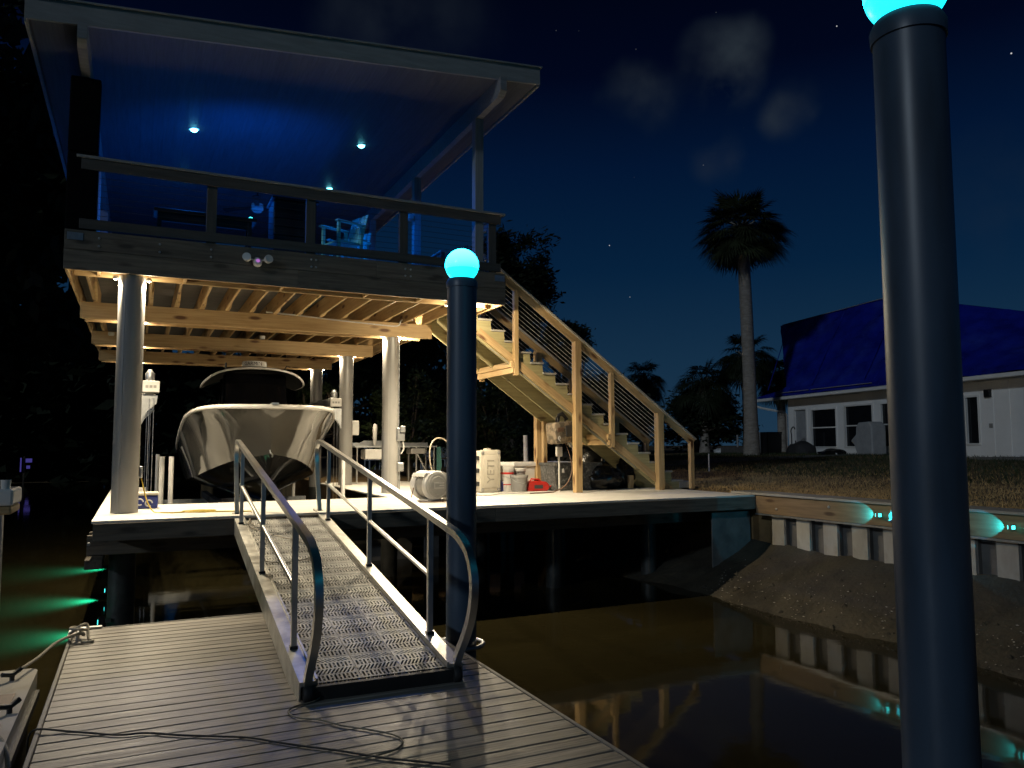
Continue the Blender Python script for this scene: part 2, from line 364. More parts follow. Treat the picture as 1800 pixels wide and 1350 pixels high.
def catmull(pts, n=6):
    P = [Vector(p) for p in pts]; P = [2*P[0]-P[1]] + P + [2*P[-1]-P[-2]]; out = []
    for i in range(1, len(P)-2):
        for k in range(n):
            t = k/n; a, b, c, d = P[i-1:i+3]
            out.append(.5*((2*b)+(c-a)*t+(2*a-5*b+4*c-d)*t*t+(3*b-a-3*c+d)*t**3))
    return out + [P[-2]]
def text_mesh(body, size, ext, m):
    cu = bpy.data.curves.new('lettering', 'FONT'); cu.body = body; cu.size = size; cu.extrude = ext; cu.align_x = 'CENTER'; cu.align_y = 'CENTER'
    o = bpy.data.objects.new('lettering', cu); COL.objects.link(o)
    bpy.context.view_layer.update()
    me = bpy.data.meshes.new_from_object(o.evaluated_get(bpy.context.evaluated_depsgraph_get()))
    bpy.data.objects.remove(o); me.materials.clear(); me.materials.append(MATS[m]); return me
def lamp(name, kind, loc, energy, color, parent, size=.03, aim=(0, 0, -1), cone=150, blend=.5):
    ld = bpy.data.lights.new(name, kind); ld.energy = energy; ld.color = color; ld.shadow_soft_size = size
    if kind == 'SPOT': ld.spot_size = R(cone); ld.spot_blend = blend
    o = bpy.data.objects.new(name, ld)
    q = Vector(aim).normalized().to_track_quat('-Z', 'Y').to_matrix().to_4x4()
    place(o, parent, Matrix.Translation(loc) @ q)
    return o

# ================================================================== THE SETTING
WZ = -.25        # water level
DK = .45         # floating dock top
DZ = 1.30        # fixed deck top
# water
mb = MB(); mb.add([(-300, -80, WZ), (10.3, -80, WZ), (10.3, 24.5, WZ), (300, 24.5, WZ), (300, 300, WZ), (-300, 300, WZ)], [(0, 1, 2, 3, 4, 5)])
tag(mb.build('water', 'water'), 'still brown canal water under the docks', kind='structure')

# lawn: one sheet from the bulkhead to the horizon, rising gently to the house
def ground_z(x, y):
    t = min(1, max(0, (x-10.5)/15)); t = t*t*(3-2*t)
    z = 1.31 + .46*t
    if x < 10.6: z = 1.22 + .09*max(0, (x-10.1)/.5)
    n = noise.noise(Vector((x*.35, y*.35, 0)))*.05 + noise.noise(Vector((x*1.3, y*1.3, 3)))*.02
    return z + n*min(1, max(0, (x-10.4)/1.5))
def axis(a, b, fine, coarse_to):
    out = [a]; s = fine
    while out[-1] < coarse_to:
        out.append(out[-1]+s)
        if out[-1] > b: s *= 1.35
    return out
xs = axis(10.12, 32, .5, 260); ys = [-60, -40, -25, -15, -8, -3] + axis(0, 40, .6, 260)
mb = MB(); V = [(x, y, ground_z(x, y)) for y in ys for x in xs]; nx = len(xs)
mb.add(V, [(j*nx+i, j*nx+i+1, (j+1)*nx+i+1, (j+1)*nx+i) for j in range(len(ys)-1) for i in range(nx-1)])
# the shore behind the fixed deck
xs2 = [4.4+.57*i for i in range(11)]; xs2[-1] = 10.12; ys2 = axis(19.4, 40, .8, 260)
V = [(x, y, 1.24+noise.noise(Vector((x*.4, y*.4, 1)))*.04) for y in ys2 for x in xs2]; n2 = len(xs2)
mb.add(V, [(j*n2+i, j*n2+i+1, (j+1)*n2+i+1, (j+1)*n2+i) for j in range(len(ys2)-1) for i in range(n2-1)])
mb.add([(10.27, -60, 1.2), (10.27, 10.9, 1.2), (10.13, 10.9, 1.2), (10.13, 19.4, 1.2), (10.27, -60, -1.2), (10.27, 10.9, -1.2), (10.13, 10.9, -1.2), (10.13, 19.4, -1.2)], [(0, 1, 5, 4), (1, 2, 6, 5), (2, 3, 7, 6)])
mb.add([(4.4, 19.4, 1.24), (10.12, 19.4, 1.24), (10.12, 19.4, -1.2), (4.4, 19.4, -1.2), (4.4, 260, 1.24), (4.4, 260, -1.2)], [(0, 1, 2, 3), (0, 3, 5, 4)])
tag(mb.build('lawn', 'lawn', smooth=60), 'brown and green lawn rising from the bulkhead to the white house', kind='structure')
# grey gravel strip across the lawn
mb = MB(); P = []
for i in range(21):
    t = i/20; x = 13.5+t*11; y = 22.5+1.2*math.sin(t*3)-t*2.0
    w = .9+.5*math.sin(t*4)
    P.append(((x, y-w), (x, y+w)))
V = []
for a, b in P:
    for (x, y) in (a, b): V.append((x, y, ground_z(x, y)+.03))
mb.add(V, [(2*i, 2*i+2, 2*i+3, 2*i+1) for i in range(20)])
tag(mb.build('gravel_path', 'path_gravel'), 'pale gravel path crossing the lawn before the palm', kind='structure')

# mud bank under the bulkhead
mb = MB(); xs = [6.6+.09*i for i in range(40)]; ys = [-10+.15*i for i in range(168)]
def mud_z(x, y):
    d = (10.1-x)
    top = .46 + .06*noise.noise(Vector((y*.5, 0, 0)))
    edge = 1.75 + .28*noise.noise(Vector((y*.45, 4.2, 0)))
    z = top - (top-WZ+.03)*(d/edge)**.9 if d > 0 else top
    z += .05*noise.noise(Vector((x*1.2, y*1.2, 0))) + .022*noise.noise(Vector((x*4, y*4, 2))) + .022*noise.noise(Vector((x*9, y*9, 5)))
    return max(z, -.9)
mb.add([(x, y, mud_z(x, y)) for y in ys for x in xs], [(j*40+i, j*40+i+1, (j+1)*40+i+1, (j+1)*40+i) for j in range(len(ys)-1) for i in range(39)])
tag(mb.build('mud_bank', 'mud', smooth=80), 'sloping brown mud bank at the foot of the bulkhead', kind='structure')
# oyster shells and grit strewn on the mud
mb = MB(); rs = random.Random(3)
for _ in range(420):
    y = rs.uniform(3.5, 10.6); x = 10.1-abs(rs.gauss(1.15, .35)); 
    if x > 10.05: continue
    z = mud_z(x, y)
    if z < WZ+.0: continue
    s = rs.uniform(.006, .022); a = rs.uniform(0, 6.3); M = Matrix.Translation((x, y, z+s*.2)) @ Matrix.Rotation(a, 4, 'Z') @ Matrix.Rotation(rs.uniform(-.6, .6), 4, 'X')
    mb.add([M @ Vector(p) for p in ((-s, 0, 0), (0, -s*.6, 0), (s, 0, 0), (0, s*.6, 0), (0, 0, s*.45))], [(0, 1, 4), (1, 2, 4), (2, 3, 4), (3, 0, 4)])
for _ in range(110):
    y = rs.uniform(2.5, 10.6); d = abs(rs.gauss(1.2, .4)); x = 10.06-d; z = mud_z(x, y)
    if z < WZ-.03: continue
    s = rs.uniform(.02, .07); k = len(mb.v); V = []
    for j in range(6):
        a = j*PI/3+rs.uniform(-.3, .3); V.append((x+s*math.cos(a)*rs.uniform(.7, 1.2), y+s*math.sin(a)*rs.uniform(.7, 1.2), z-.01))
    V.append((x+rs.gauss(0, s*.2), y+rs.gauss(0, s*.2), z+s*rs.uniform(.3, .7)))
    mb.add(V, [(j, (j+1) % 6, 6) for j in range(6)], 1)
tag(mb.build('shell_grit', ['shell', 'mud']), 'pale oyster shell grit scattered over the mud', 'shells', kind='stuff')

# dry grass on the near lawn
def tuft_field(name, label, n, m, region, hmin, hmax, seed):
    rs = random.Random(seed); mb = MB(); V = []; Fs = []
    for _ in range(n):
        x, y = region(rs); z = ground_z(x, y)
        h = rs.uniform(hmin, hmax); a = rs.uniform(0, PI*2); w = h*.12; lx = rs.gauss(0, h*.5); ly = rs.gauss(0, h*.5)
        b = len(V); V += [(x-w*math.cos(a), y-w*math.sin(a), z-.005), (x+w*math.cos(a), y+w*math.sin(a), z-.005), (x+lx, y+ly, z+h)]; Fs.append((b, b+1, b+2))
    mb.add(V, Fs)
    return tag(mb.build(name, m), label, 'grass', kind='stuff')
tuft_field('dry_grass', 'dry tan grass on the lawn just behind the bulkhead', 60000, 'dry_grass',
           lambda r: (10.4+abs(r.gauss(0, 3.2)), r.uniform(0, 24)), .02, .07, 5)
tuft_field('green_grass', 'dark green grass across the yard before the house', 26000, 'leaf',
           lambda r: (r.uniform(15, 27), r.uniform(8, 30)), .03, .12, 6)

# ------------------------------------------------------------------ bulkhead
bh = thing('bulkhead', 'vinyl sheet bulkhead with timber wale and pale cap along the lawn', 'seawall', (10.1, 8, WZ))
bx('cap', 9.98, 10.50, 10.76, 11.3, 1.305, 1.345, 'cap_board', bh)
for i, (a, b) in enumerate(((7.2, 10.75), (3.6, 7.19), (0, 3.59), (-4, -.01), (-9, -4.01))):
    bx('cap', 9.98, 10.50, a, b, 1.305, 1.345, 'cap_board', bh)
for a, b in ((6.9, 10.70), (3.0, 6.89), (-1, 2.99), (-5, -1.01), (-9, -5.01)):
    bx('wale', 10.02, 10.098, a, b, .985, 1.302, 'pine_wale', bh)
mb = MB(); mb.box(10.0, 10.016, -9, 10.70, .955, .983); mb.build('wale_strip', 'galvanised', bh)
for k in range(9):
    mb = MB(); mb.lathe([(.022, 0), (.022, .010), (.012, .014), (.012, .022)], 8, Matrix.Translation((10.02, 10.2-k*1.13, 1.20 if k % 2 else 1.08)) @ Matrix.Rotation(-PI/2, 4, 'Y')); mb.build('wale_bolt', 'galvanised', bh)
sheet = MB(); sheet.prism([(0, 0), (.28, 0), (.30, .10), (.54, .10), (.56, 0), (.56, .02), (.54, .13), (.30, .13), (.28, .02), (0, .02)], 'z', -.9, 1.0)
# prism is drawn in x,y ; turn it so its width runs along world -Y and its depth along +X
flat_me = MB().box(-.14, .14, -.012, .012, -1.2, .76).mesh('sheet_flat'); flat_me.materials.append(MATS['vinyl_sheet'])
rec_me = MB().box(-.145, .145, -.012, .012, -1.2, .76).mesh('sheet_recess'); rec_me.materials.append(MATS['vinyl_shaded'])
side_me = MB().box(-.065, .065, -.010, .010, -1.2, .76).mesh('sheet_side'); side_me.materials.append(MATS['vinyl_shaded'])
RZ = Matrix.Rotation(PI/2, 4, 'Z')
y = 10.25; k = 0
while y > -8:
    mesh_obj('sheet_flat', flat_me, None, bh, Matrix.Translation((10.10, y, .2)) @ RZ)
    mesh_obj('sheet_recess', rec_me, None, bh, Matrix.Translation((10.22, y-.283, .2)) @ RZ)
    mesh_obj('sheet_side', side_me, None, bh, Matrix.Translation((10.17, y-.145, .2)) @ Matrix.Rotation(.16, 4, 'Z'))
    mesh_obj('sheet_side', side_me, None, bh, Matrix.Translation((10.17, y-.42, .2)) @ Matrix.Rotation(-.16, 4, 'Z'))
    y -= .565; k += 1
bx('corner_sheet', 9.2, 10.08, 10.92, 10.95, -1.0, 1.0, 'vinyl_shaded', bh)

def bulkhead_light(y, z, label):
    t = thing('bulkhead_light', label, 'lamp', (10.02, y, z), 0, 'lamps on the bulkhead wale')
    mb = MB(); mb.rbox(9.925, 10.018, y-.022, y+.022, z-.035, z+.035, .008); mb.build('housing', 'grey_plastic', t)
    for s in (-1, 1):
        mb = MB(); mb.box(9.935, 9.985, y+s*.023, y+s*.033, z-.022, z+.022); mb.build('lens', 'lamp_cyan', t)
        lamp('beam', 'SPOT', (9.935, y+s*.045, z), 20, (.010, .60, 1.0), t, .010, (.24, s, 0), 62, .10)
    return t
bulkhead_light(8.10, 1.15, 'small twin-beam cyan lamp on the bulkhead left of the near piling')
bulkhead_light(6.15, 1.15, 'small twin-beam cyan lamp on the bulkhead at the right frame edge')

# ------------------------------------------------------------------ floating dock
fd = thing('floating_dock', 'floating dock of long grey-brown composite planks', 'dock', (1.03, 5, WZ))
DX0, DX1 = -.51, 2.56
pl = box_mesh(DX1-DX0-.06, .1345, .03, .006, 'dock_board')
n = 0; y = 8.62-.07
while y > -2.2:
    mesh_obj('plank', pl, None, fd, Matrix.Translation(((DX0+DX1)/2, y, DK-.015-.0015*random.random())) @ Matrix.Rotation(random.gauss(0, .0012), 4, 'Z') @ Matrix.Rotation(random.gauss(0, .004), 4, 'X'))
    y -= .1435
for x0, x1 in ((DX0, DX0+.028), (DX1-.028, DX1)):
    bx('edge_board', x0, x1, -2.3, 8.65, DK-.20, DK+.004, 'dock_edge', fd)
bx('end_board', DX0+.03, DX1-.03, 8.622, 8.65, DK-.20, DK+.004, 'dock_edge', fd)
for (a, b) in ((-2.2, .3), (.9, 3.4), (4.0, 6.3), (6.6, 8.5)):
    mb = MB(); mb.rbox(DX0+.08, DX1-.08, a, b, WZ-.3, DK-.06, .05); mb.build('float', 'black_plastic', fd)
# piling hoops
for (px, py) in ((2.70, 6.66), (2.695, 1.965)):
    mb = MB(); pts = [(2.54, py-.20, DK-.04)] + [(px+.20*math.sin(a), py-.20*math.cos(a), DK-.04) for a in [i*PI/14 for i in range(15)]] + [(2.54, py+.20, DK-.04)]
    mb.tube(pts, .021, 10); mb.build('piling_hoop', 'galvanised', fd, smooth=50)
# corner bracket and cleat
mb = MB(); mb.box(DX0-.012, DX0+.26, 8.60, 8.664, DK+.006, DK+.020); mb.box(DX0-.012, DX0+.05, 8.30, 8.60, DK+.006, DK+.018); mb.build('corner_bracket', 'galvanised', fd)
mb = MB(); cy = 8.20; cx = -.43
mb.tube([(cx-.01, cy-.13, DK+.075), (cx, cy-.05, DK+.06), (cx, cy+.05, DK+.06), (cx+.01, cy+.13, DK+.075)], [.011, .017, .017, .011], 8)
mb.tube([(cx, cy-.04, DK+.004), (cx, cy-.04, DK+.06)], .016, 8); mb.tube([(cx, cy+.04, DK+.004), (cx, cy+.04, DK+.06)], .016, 8)
mb.build('cleat', 'galvanised', fd, smooth=50)

# mooring line with its knot on the cleat
mb = MB(); kn = [(-.43, 8.08, .53), (-.38, 8.16, .50), (-.45, 8.26, .55), (-.49, 8.18, .56), (-.40, 8.10, .56), (-.36, 8.22, .53), (-.44, 8.32, .52), (-.50, 8.24, .50), (-.42, 8.14, .58), (-.36, 8.24, .57), (-.34, 8.10, .475), (-.30, 8.02, .468), (-.36, 7.99, .467), (-.40, 8.06, .475)]
mb.tube(catmull([(-.76, 7.15, .49), (-.67, 7.50, .49), (-.57, 7.85, .52)] + kn, 6), .0125, 8)
tag(mb.build('mooring_line', 'rope', smooth=60), 'pale mooring rope knotted round the cleat at the dock corner', 'rope')

# cords lying on the dock planks
z = DK+.010
mb = MB(); mb.tube(catmull([(-.55, 5.72, .30), (-.52, 5.70, z+.002), (-.30, 5.58, z), (-.05, 5.40, z), (.10, 5.36, z), (.30, 5.22, z), (.50, 5.10, z), (.66, 5.00, z), (.80, 4.85, z), (.93, 4.72, z), (1.10, 4.56, z), (1.3, 4.35, z), (1.6, 4.1, z)], 8), .0065, 6)
tag(mb.build('power_cord', 'cord_dark', smooth=60), 'dark power cord lying across the dock from the moored boat', 'cord')
mb = MB(); mb.tube(catmull([(1.22, 5.56, z+.02), (1.15, 5.50, z), (1.02, 5.45, z), (.95, 5.36, z), (.98, 5.22, z), (1.10, 5.12, z), (1.20, 4.96, z), (1.33, 4.82, z), (1.45, 4.66, z), (1.47, 4.54, z), (1.40, 4.44, z), (1.26, 4.40, z), (1.1, 4.40, z)], 8), .0055, 6)
tag(mb.build('looped_cord', 'hose_tan', smooth=60), 'thin tan cord curling over the planks from the gangway foot', 'cord')

# ------------------------------------------------------------------ gangway
GO = Vector((1.655, 5.54, .55)); GA = math.atan(.1325); GY = math.atan2(.022, .99976)
# local frame: x across, y up the slope, z normal to the tread
GF = Matrix.Translation(GO) @ Matrix.Rotation(-GY, 4, 'Z') @ Matrix.Rotation(GA, 4, 'X')
gw = thing('gangway', 'aluminium gangway with slotted tread panels and looped handrails', 'gangway', (1.655, 5.54, DK))
GL = 5.60
for s in (-1, 1):
    mb = MB(); x0, x1 = sorted((s*.475, s*.60))
    mb.box(x0, x1, 0, GL, .0, .030); mb.box(*sorted((s*.475, s*.49)), 0, GL, .030, .045)
    mb.box(*sorted((s*.590, s*.60)), 0, GL, -.17, 0)
    mb.build('side_channel', 'aluminium_flat', gw, GF)
for j in range(8):
    yb = .1+j*(GL-.2)/7
    mb = MB(); mb.box(-.54, .54, yb-.025, yb+.025, -.13, -.05); mb.build('cross_bar', 'aluminium_flat', gw, GF)
for x in (-.16, .16):
    mb = MB(); mb.box(x-.02, x+.02, .02, GL-.02, -.05, -.028); mb.build('bearer', 'aluminium_flat', gw, GF)
# slotted tread panels: bands of straight slots between bands of slanting slots
def tread_panel(w, l):
    mb = MB(); V = []; Fs = []; T = -.026
    bands = []; y = -l/2+.012; k = 0
    while y < l/2-.02:
        h = min(.104, l/2-.012-y); bands.append((y, y+h, (0, 1, 0, -1)[k % 4])); y += h; k += 1
    def quad(a, b, c, d): Fs.append((a, b, c, d))
    def v(x, yy, zz): V.append((x, yy, zz)); return len(V)-1
    x0, x1 = -w/2, w/2; fr = .010
    def slab(xa, xb, ya, yb):
        i = [v(xa, ya, 0), v(xb, ya, 0), v(xb, yb, 0), v(xa, yb, 0)]; quad(*i)
    slab(x0, x1, -l/2, -l/2+.012); slab(x0, x1, bands[-1][1], l/2)
    slab(x0, x0+fr, -l/2+.012, bands[-1][1]); slab(x1-fr, x1, -l/2+.012, bands[-1][1])
    for (ya, yb, sl) in bands:
        n = 10; p = (w-2*fr)/n; sw = p*.50; e = .010
        slab(x0+fr, x1-fr, ya, ya+e); slab(x0+fr, x1-fr, yb-e, yb)
        ya2, yb2 = ya+e, yb-e; sh = sl*p*1.5
        for i in range(n):
            cx = x0+fr+p*(i+.5)
            if sl == 0 and i % 2:
                ym = (ya2+yb2)/2; segs = [(ya2, ym-.008), (ym+.008, yb2)]
                slab(cx-sw/2, cx+sw/2, ym-.008, ym+.008)
            else: segs = [(ya2, yb2)]
            # the bar left of this slot
            for (sa, sb) in segs:
                fa = (sa-ya2)/(yb2-ya2)-.5; fb = (sb-ya2)/(yb2-ya2)-.5
                t = [(cx-sw/2+sh*fa, sa), (cx+sw/2+sh*fa, sa), (cx+sw/2+sh*fb, sb), (cx-sw/2+sh*fb, sb)]
                up = [v(a, b, 0) for a, b in t]; dn = [v(a, b, T) for a, b in t]
                for q in range(4): quad(up[q], up[(q+1) % 4], dn[(q+1) % 4], dn[q])
            L0 = cx-p/2 if i else x0+fr
            xa = cx-p+sw/2 if i else x0+fr
            qa = (xa+(sh*-.5 if i else 0), ya2); qb = (cx-sw/2-sh*.5, ya2); qc = (cx-sw/2+sh*.5, yb2); qd = (xa+(sh*.5 if i else 0), yb2)
            quad(*[v(a, b, 0) for a, b in (qa, qb, qc, qd)])
        quad(*[v(a, b, 0) for a, b in ((cx+sw/2-sh*.5, ya2), (x1-fr, ya2), (x1-fr, yb2), (cx+sw/2+sh*.5, yb2))])
    mb.add(V, Fs); me = bpy.data.meshes.new('tread_panel'); me.from_pydata(mb.v, [], mb.f); me.materials.append(MATS['grating']); return me
PW = .310; PLn = (GL-.04)/13
pm = tread_panel(PW, PLn-.006)
for r in range(13):
    for c in range(3):
        mesh_obj('tread_panel', pm, None, gw, GF @ Matrix.Translation(((c-1)*(PW+.005), .02+PLn*(r+.5), .002)))
# handrails: one bent tube each side, posts and mid rail
UPV = GF.to_3x3().inverted() @ Vector((0, 0, 1))      # straight up, in the gangway's frame
def gp(x, s, h): return Vector((x, s*1.0087, 0)) + UPV*h
for s in (-1, 1):
    x = s*.545
    path = [gp(x, 5.45, .03), gp(x, 5.62, .40), gp(x, 5.74, .72), gp(x, 5.72, .88), gp(x, 5.60, .965), gp(x, 5.40, .985), gp(x, 4.6, .99), gp(x, 3, .99), gp(x, 1.5, .99), gp(x, .2, .99),
            gp(x, -.06, .975), gp(x, -.24, .92), gp(x, -.34, .80), gp(x, -.36, .66), gp(x, -.31, .48), gp(x, -.20, .30), gp(x, -.06, .12), gp(x, .02, -.03)]
    mb = MB(); mb.tube([path[0]] + catmull(path[1:], 3), .038, 4); mb.build('handrail', 'aluminium', gw, GF, smooth=35)
    pp = []
    for ps in (.62, 2.65, 4.85):
        mb = MB(); mb.tube([gp(x, ps, .02), gp(x, ps, .965)], .030, 4); mb.build('post', 'aluminium', gw, GF)
        mb = MB(); mb.tube([gp(x, ps, .025), gp(x, ps, .05)], .042, 4); mb.build('post_foot', 'black_plastic', gw, GF)
    mb = MB(); mb.tube([gp(x, .63, .50), gp(x, 5.0, .50)], .021, 8); mb.build('mid_rail', 'aluminium', gw, GF, smooth=50)
mb = MB(); mb.box(-.56, .56, -.035, .0, -.10, .0); mb.build('end_plate', 'black_rubber', gw, GF)
for s in (-1, 1):
    mb = MB(); mb.lathe([(.05, -.03), (.058, -.02), (.058, .02), (.05, .03)], 20, Matrix.Translation((s*.545, -.02, -.045)) @ Matrix.Rotation(PI/2, 4, 'Y')); mb.build('roller', 'black_rubber', gw, GF, smooth=40)
mb = MB(); mb.box(-.50, .50, GL, GL+.30, -.012, .004); mb.build('transition_plate', 'aluminium_flat', gw, GF @ Matrix.Translation((0, GL, 0)) @ Matrix.Rotation(-GA, 4, 'X') @ Matrix.Translation((0, -GL, 0)))
# tan hose trailing down the gangway
mb = MB(); hp = [(-.44, 5.5, .02), (-.40, 5.2, .018), (-.46, 4.8, .018), (-.25, 4.3, .018), (.02, 3.9, .018), (.10, 3.5, .018), (-.02, 3.15, .018), (-.30, 3.05, .018), (-.47, 3.2, .02), (-.42, 3.7, .018), (-.30, 4.4, .018), (-.42, 5.0, .018), (-.35, 5.6, .018)]
mb.tube(catmull([GF @ Vector(p) for p in hp], 8), .006, 6); tag(mb.build('garden_hose', 'hose_tan', smooth=60), 'thin tan hose looped over the upper gangway treads', 'hose')

# ------------------------------------------------------------------ dock pilings with globe lamps
def piling(x, y, rad, z0, z1, label, m='pile_dark'):
    t = thing('mooring_piling', label, 'piling', (x, y, WZ))
    mb = MB(); mb.lathe([(rad, z0), (rad, 0), (rad, z1-.012), (rad-.012, z1)], 48, Matrix.Translation((x, y, 0))); mb.build('sleeve', m, t, smooth=40)
    mb = MB(); mb.lathe([(rad+.008, z1-.075), (rad+.010, z1-.02), (rad-.005, z1+.010), (rad*.6, z1+.012)], 48, Matrix.Translation((x, y, 0))); mb.build('cap_collar', m, t, smooth=40)
    mb = MB(); mb.box(-.006, .006, -.004, .004, z0, z1-.08, Matrix.Translation((x, y, 0)) @ Matrix.Rotation(R(60), 4, 'Z') @ Matrix.Translation((rad, 0, 0))); mb.build('seam', m, t)
    return t
def globe(x, y, z1, r, label):
    t = thing('globe_lamp', label, 'lamp', (x, y, z1), 0, 'cyan globe lamps on the pilings')
    prof = []; a0 = -R(56)
    for i in range(22):
        a = a0 + (PI/2-a0)*i/21; prof.append((max(.001, r*math.cos(a)), r*math.sin(a)))
    cz = z1+.012-r*math.sin(a0)
    mb = MB(); mb.lathe(prof[6:], 40, Matrix.Translation((x, y, cz)), cap=False); mb.build('globe', 'globe_glass', t, smooth=80)
    mb = MB(); mb.lathe(prof[:7], 40, Matrix.Translation((x, y, cz)), cap=False); mb.build('globe_skirt', 'globe_skirt', t, smooth=80)
    mb = MB(); mb.lathe([(r*.62, 0), (r*.60, .035)], 32, Matrix.Translation((x, y, z1+.004))); mb.build('base_ring', 'black_plastic', t, smooth=40)
piling(2.700, 6.66, .138, -2.2, 3.745, 'dark piling in the middle beside the gangway, topped by a globe')
globe(2.700, 6.66, 3.745, .158, 'glowing cyan globe lamp on the middle piling')
piling(2.695, 1.965, .129, -2.2, 3.86, 'thick dark piling close by at the right of the picture')
globe(2.695, 1.965, 3.86, .158, 'glowing cyan globe lamp cut by the top edge, on the nearest piling')

# ================================================================== FIXED DECK
dk = thing('boathouse_deck', 'pale boarded fixed deck wrapped round the boat slip', 'deck', (4.8, 15, WZ))
FY = 10.74                                   # front edge
SX0, SX1, SY = .22, 4.02, 13.35              # boat slip
y = FY+.07; bw = .1435
while y < 19.2:
    z = DZ-.015
    segs = [(-.47, 4.8), (4.804, 10.05)] if y+.07 < SY else [(-.47, SX0), (SX1, 10.05)]
    for a, b in segs:
        mesh_obj('deck_plank', box_mesh(b-a, .139, .03, .003, 'deck_board'), None, dk, Matrix.Translation(((a+b)/2, y, z-.001*random.random())))
    y += bw
bx('front_fascia', -.45, 4.9, FY-.018, FY+.018, 1.05, DZ-.032, 'pine_dry', dk)
bx('front_fascia', 4.904, 10.05, FY-.018, FY+.018, 1.05, DZ-.032, 'pine_dry', dk)
bx('side_fascia', -.452, -.418, FY+.02, 19.2, 1.05, DZ-.032, 'pine_dry', dk)
bx('slip_fascia', SX0+.02, SX1-.02, SY+.0, SY+.036, 1.05, DZ-.032, 'pine_dry', dk)
for x in (-.30, 1.0, 2.2, 3.2, 4.38, 5.6, 6.9, 8.2, 9.5):
    bx('joist', x-.02, x+.02, FY+.03, 13.2 if x < 4.2 and x > 0 else 19.1, 1.04, DZ-.033, 'pine_dry', dk)
bx('girder', -.55, 9.9, 11.62, 11.70, .78, 1.04, 'pine_dry', dk)
bx('girder', -.55, 9.9, 12.10, 12.18, .78, 1.04, 'pine_dry', dk)
bx('girder', 4.2, 9.9, 15.0, 15.09, .78, 1.04, 'pine_dry', dk)
bx('girder', -.55, -.35, 11.2, 19, .66, .775, 'pine_dry', dk)
# timber and sheet piles that stand in the water under the deck
for (x, y) in ((6.6, 12.0), (8.6, 12.0), (6.6, 15.2), (8.6, 15.2)):
    mb = MB(); mb.lathe([(.15, -2), (.14, .78)], 20, Matrix.Translation((x, y, 0))); mb.build('under_pile', 'pile_low_dark', dk, smooth=40)
for i in range(9):
    x = 4.7+.62*i
    mb = MB(); mb.box(x-.17, x+.17, 16.4, 16.43, -1.2, 1.03); mb.build('under_sheet', 'vinyl_shaded', dk)
mb = MB(); mb.tube([(-.50, 10.95, 1.0), (-.50, 11.02, 1.0)], .02, 8); mb.build('pipe_stub', 'galvanised', dk)

# ------------------------------------------------------------------ support pilings
XL, XR = -.13, 4.38
ROWS = (11.92, 14.46, 18.0, 21.4)
ZB = 4.565                                    # underside of rim and joists
LBL = {(0, 0): 'grey round support piling at the front left corner of the boathouse',
       (0, 1): 'grey support piling hidden behind the front left one, carrying the left lift drive',
       (1, 0): 'grey support piling mostly hidden behind the dark middle piling',
       (1, 1): 'grey support piling with electrical boxes and conduit, right of the boat',
       (1, 2): 'grey support piling just right of the boat, carrying the right lift drive',
       (1, 3): 'thin-looking far grey support piling glimpsed above the boat bow at its right'}
for c in (0, 1):
    for r, y in enumerate(ROWS):
        x = XL if c == 0 else (XR if r else 4.76)
        if (c, r) not in LBL and r > 1 and c == 0: lab = 'far left grey support piling in the dark behind the boat, row %s' % ('three' if r == 2 else 'four')
        else: lab = LBL[(c, r)]
        t = thing('support_piling', lab, 'piling', (x, y, WZ), 0, 'grey pilings carrying the boathouse')
        rad = .170 if r == 0 else .158
        mb = MB(); mb.lathe([(rad, DZ-.2), (rad, ZB-.0)], 48, Matrix.Translation((x, y, 0))); mb.build('sleeve', 'pile_grey', t, smooth=40)
        mb = MB(); mb.lathe([(rad*1.02, -2.4), (rad*.99, DZ-.2)], 32, Matrix.Translation((x, y, 0))); mb.build('dark_base', 'pile_low_dark', t, smooth=40)
        mb = MB(); mb.box(rad-.002, rad+.006, -.012, .012, DZ, ZB-.3, Matrix.Translation((x, y, 0)) @ Matrix.Rotation(R(-120), 4, 'Z')); mb.build('sleeve_seam', 'pile_grey', t)

# ------------------------------------------------------------------ warm lamps at the piling heads
WARM = (1.0, .84, .58)
def head_lamp(x, y, z, label, p_down, p_spill):
    t = thing('piling_lamp', label, 'lamp', (x, y, z), 0, 'small warm lamps at the piling heads')
    mb = MB(); mb.lathe([(.028, .0), (.034, -.012), (.034, -.038), (.028, -.046)], 16, Matrix.Translation((x, y, z))); mb.build('housing', 'galvanised', t, smooth=40)
    mb = MB(); mb.lathe([(.022, -.0465), (.018, -.054), (.006, -.058)], 16, Matrix.Translation((x, y, z))); mb.build('lens', 'lamp_warm', t, smooth=60)
    lamp('downlight', 'SPOT', (x, y, z-.075), p_down, WARM, t, .025, (0, 0, -1), 152, .80)
    lamp('spill', 'POINT', (x, y, z-.085), p_spill, WARM, t, .03)
    return t
PD = {0: 600, 1: 380, 2: 190, 3: 90}
for c in (0, 1):
    for r, y in enumerate(ROWS):
        x = XL if c == 0 else (XR if r else 4.76)
        rad = .170 if r == 0 else .158
        zz = (ZB if r == 0 else 4.35) - .004
        for s in (-1, 1):
            side = 'left' if s < 0 else 'right'
            row = ('front', 'second', 'third', 'farthest')[r]; colm = ('left', 'right')[c]
            yy = y + (-.02 if r == 0 else (-.03 if s < 0 else .03))
            xx = x + s*(rad+.040)
            spl = (170, 150)[r] if (c == 1 and s > 0 and r < 2) else (9 if r == 0 else 7)
            head_lamp(xx, yy, zz, 'warm lamp on the %s side of the %s piling head in the %s-hand row' % (side, row, colm), PD[r], spl)

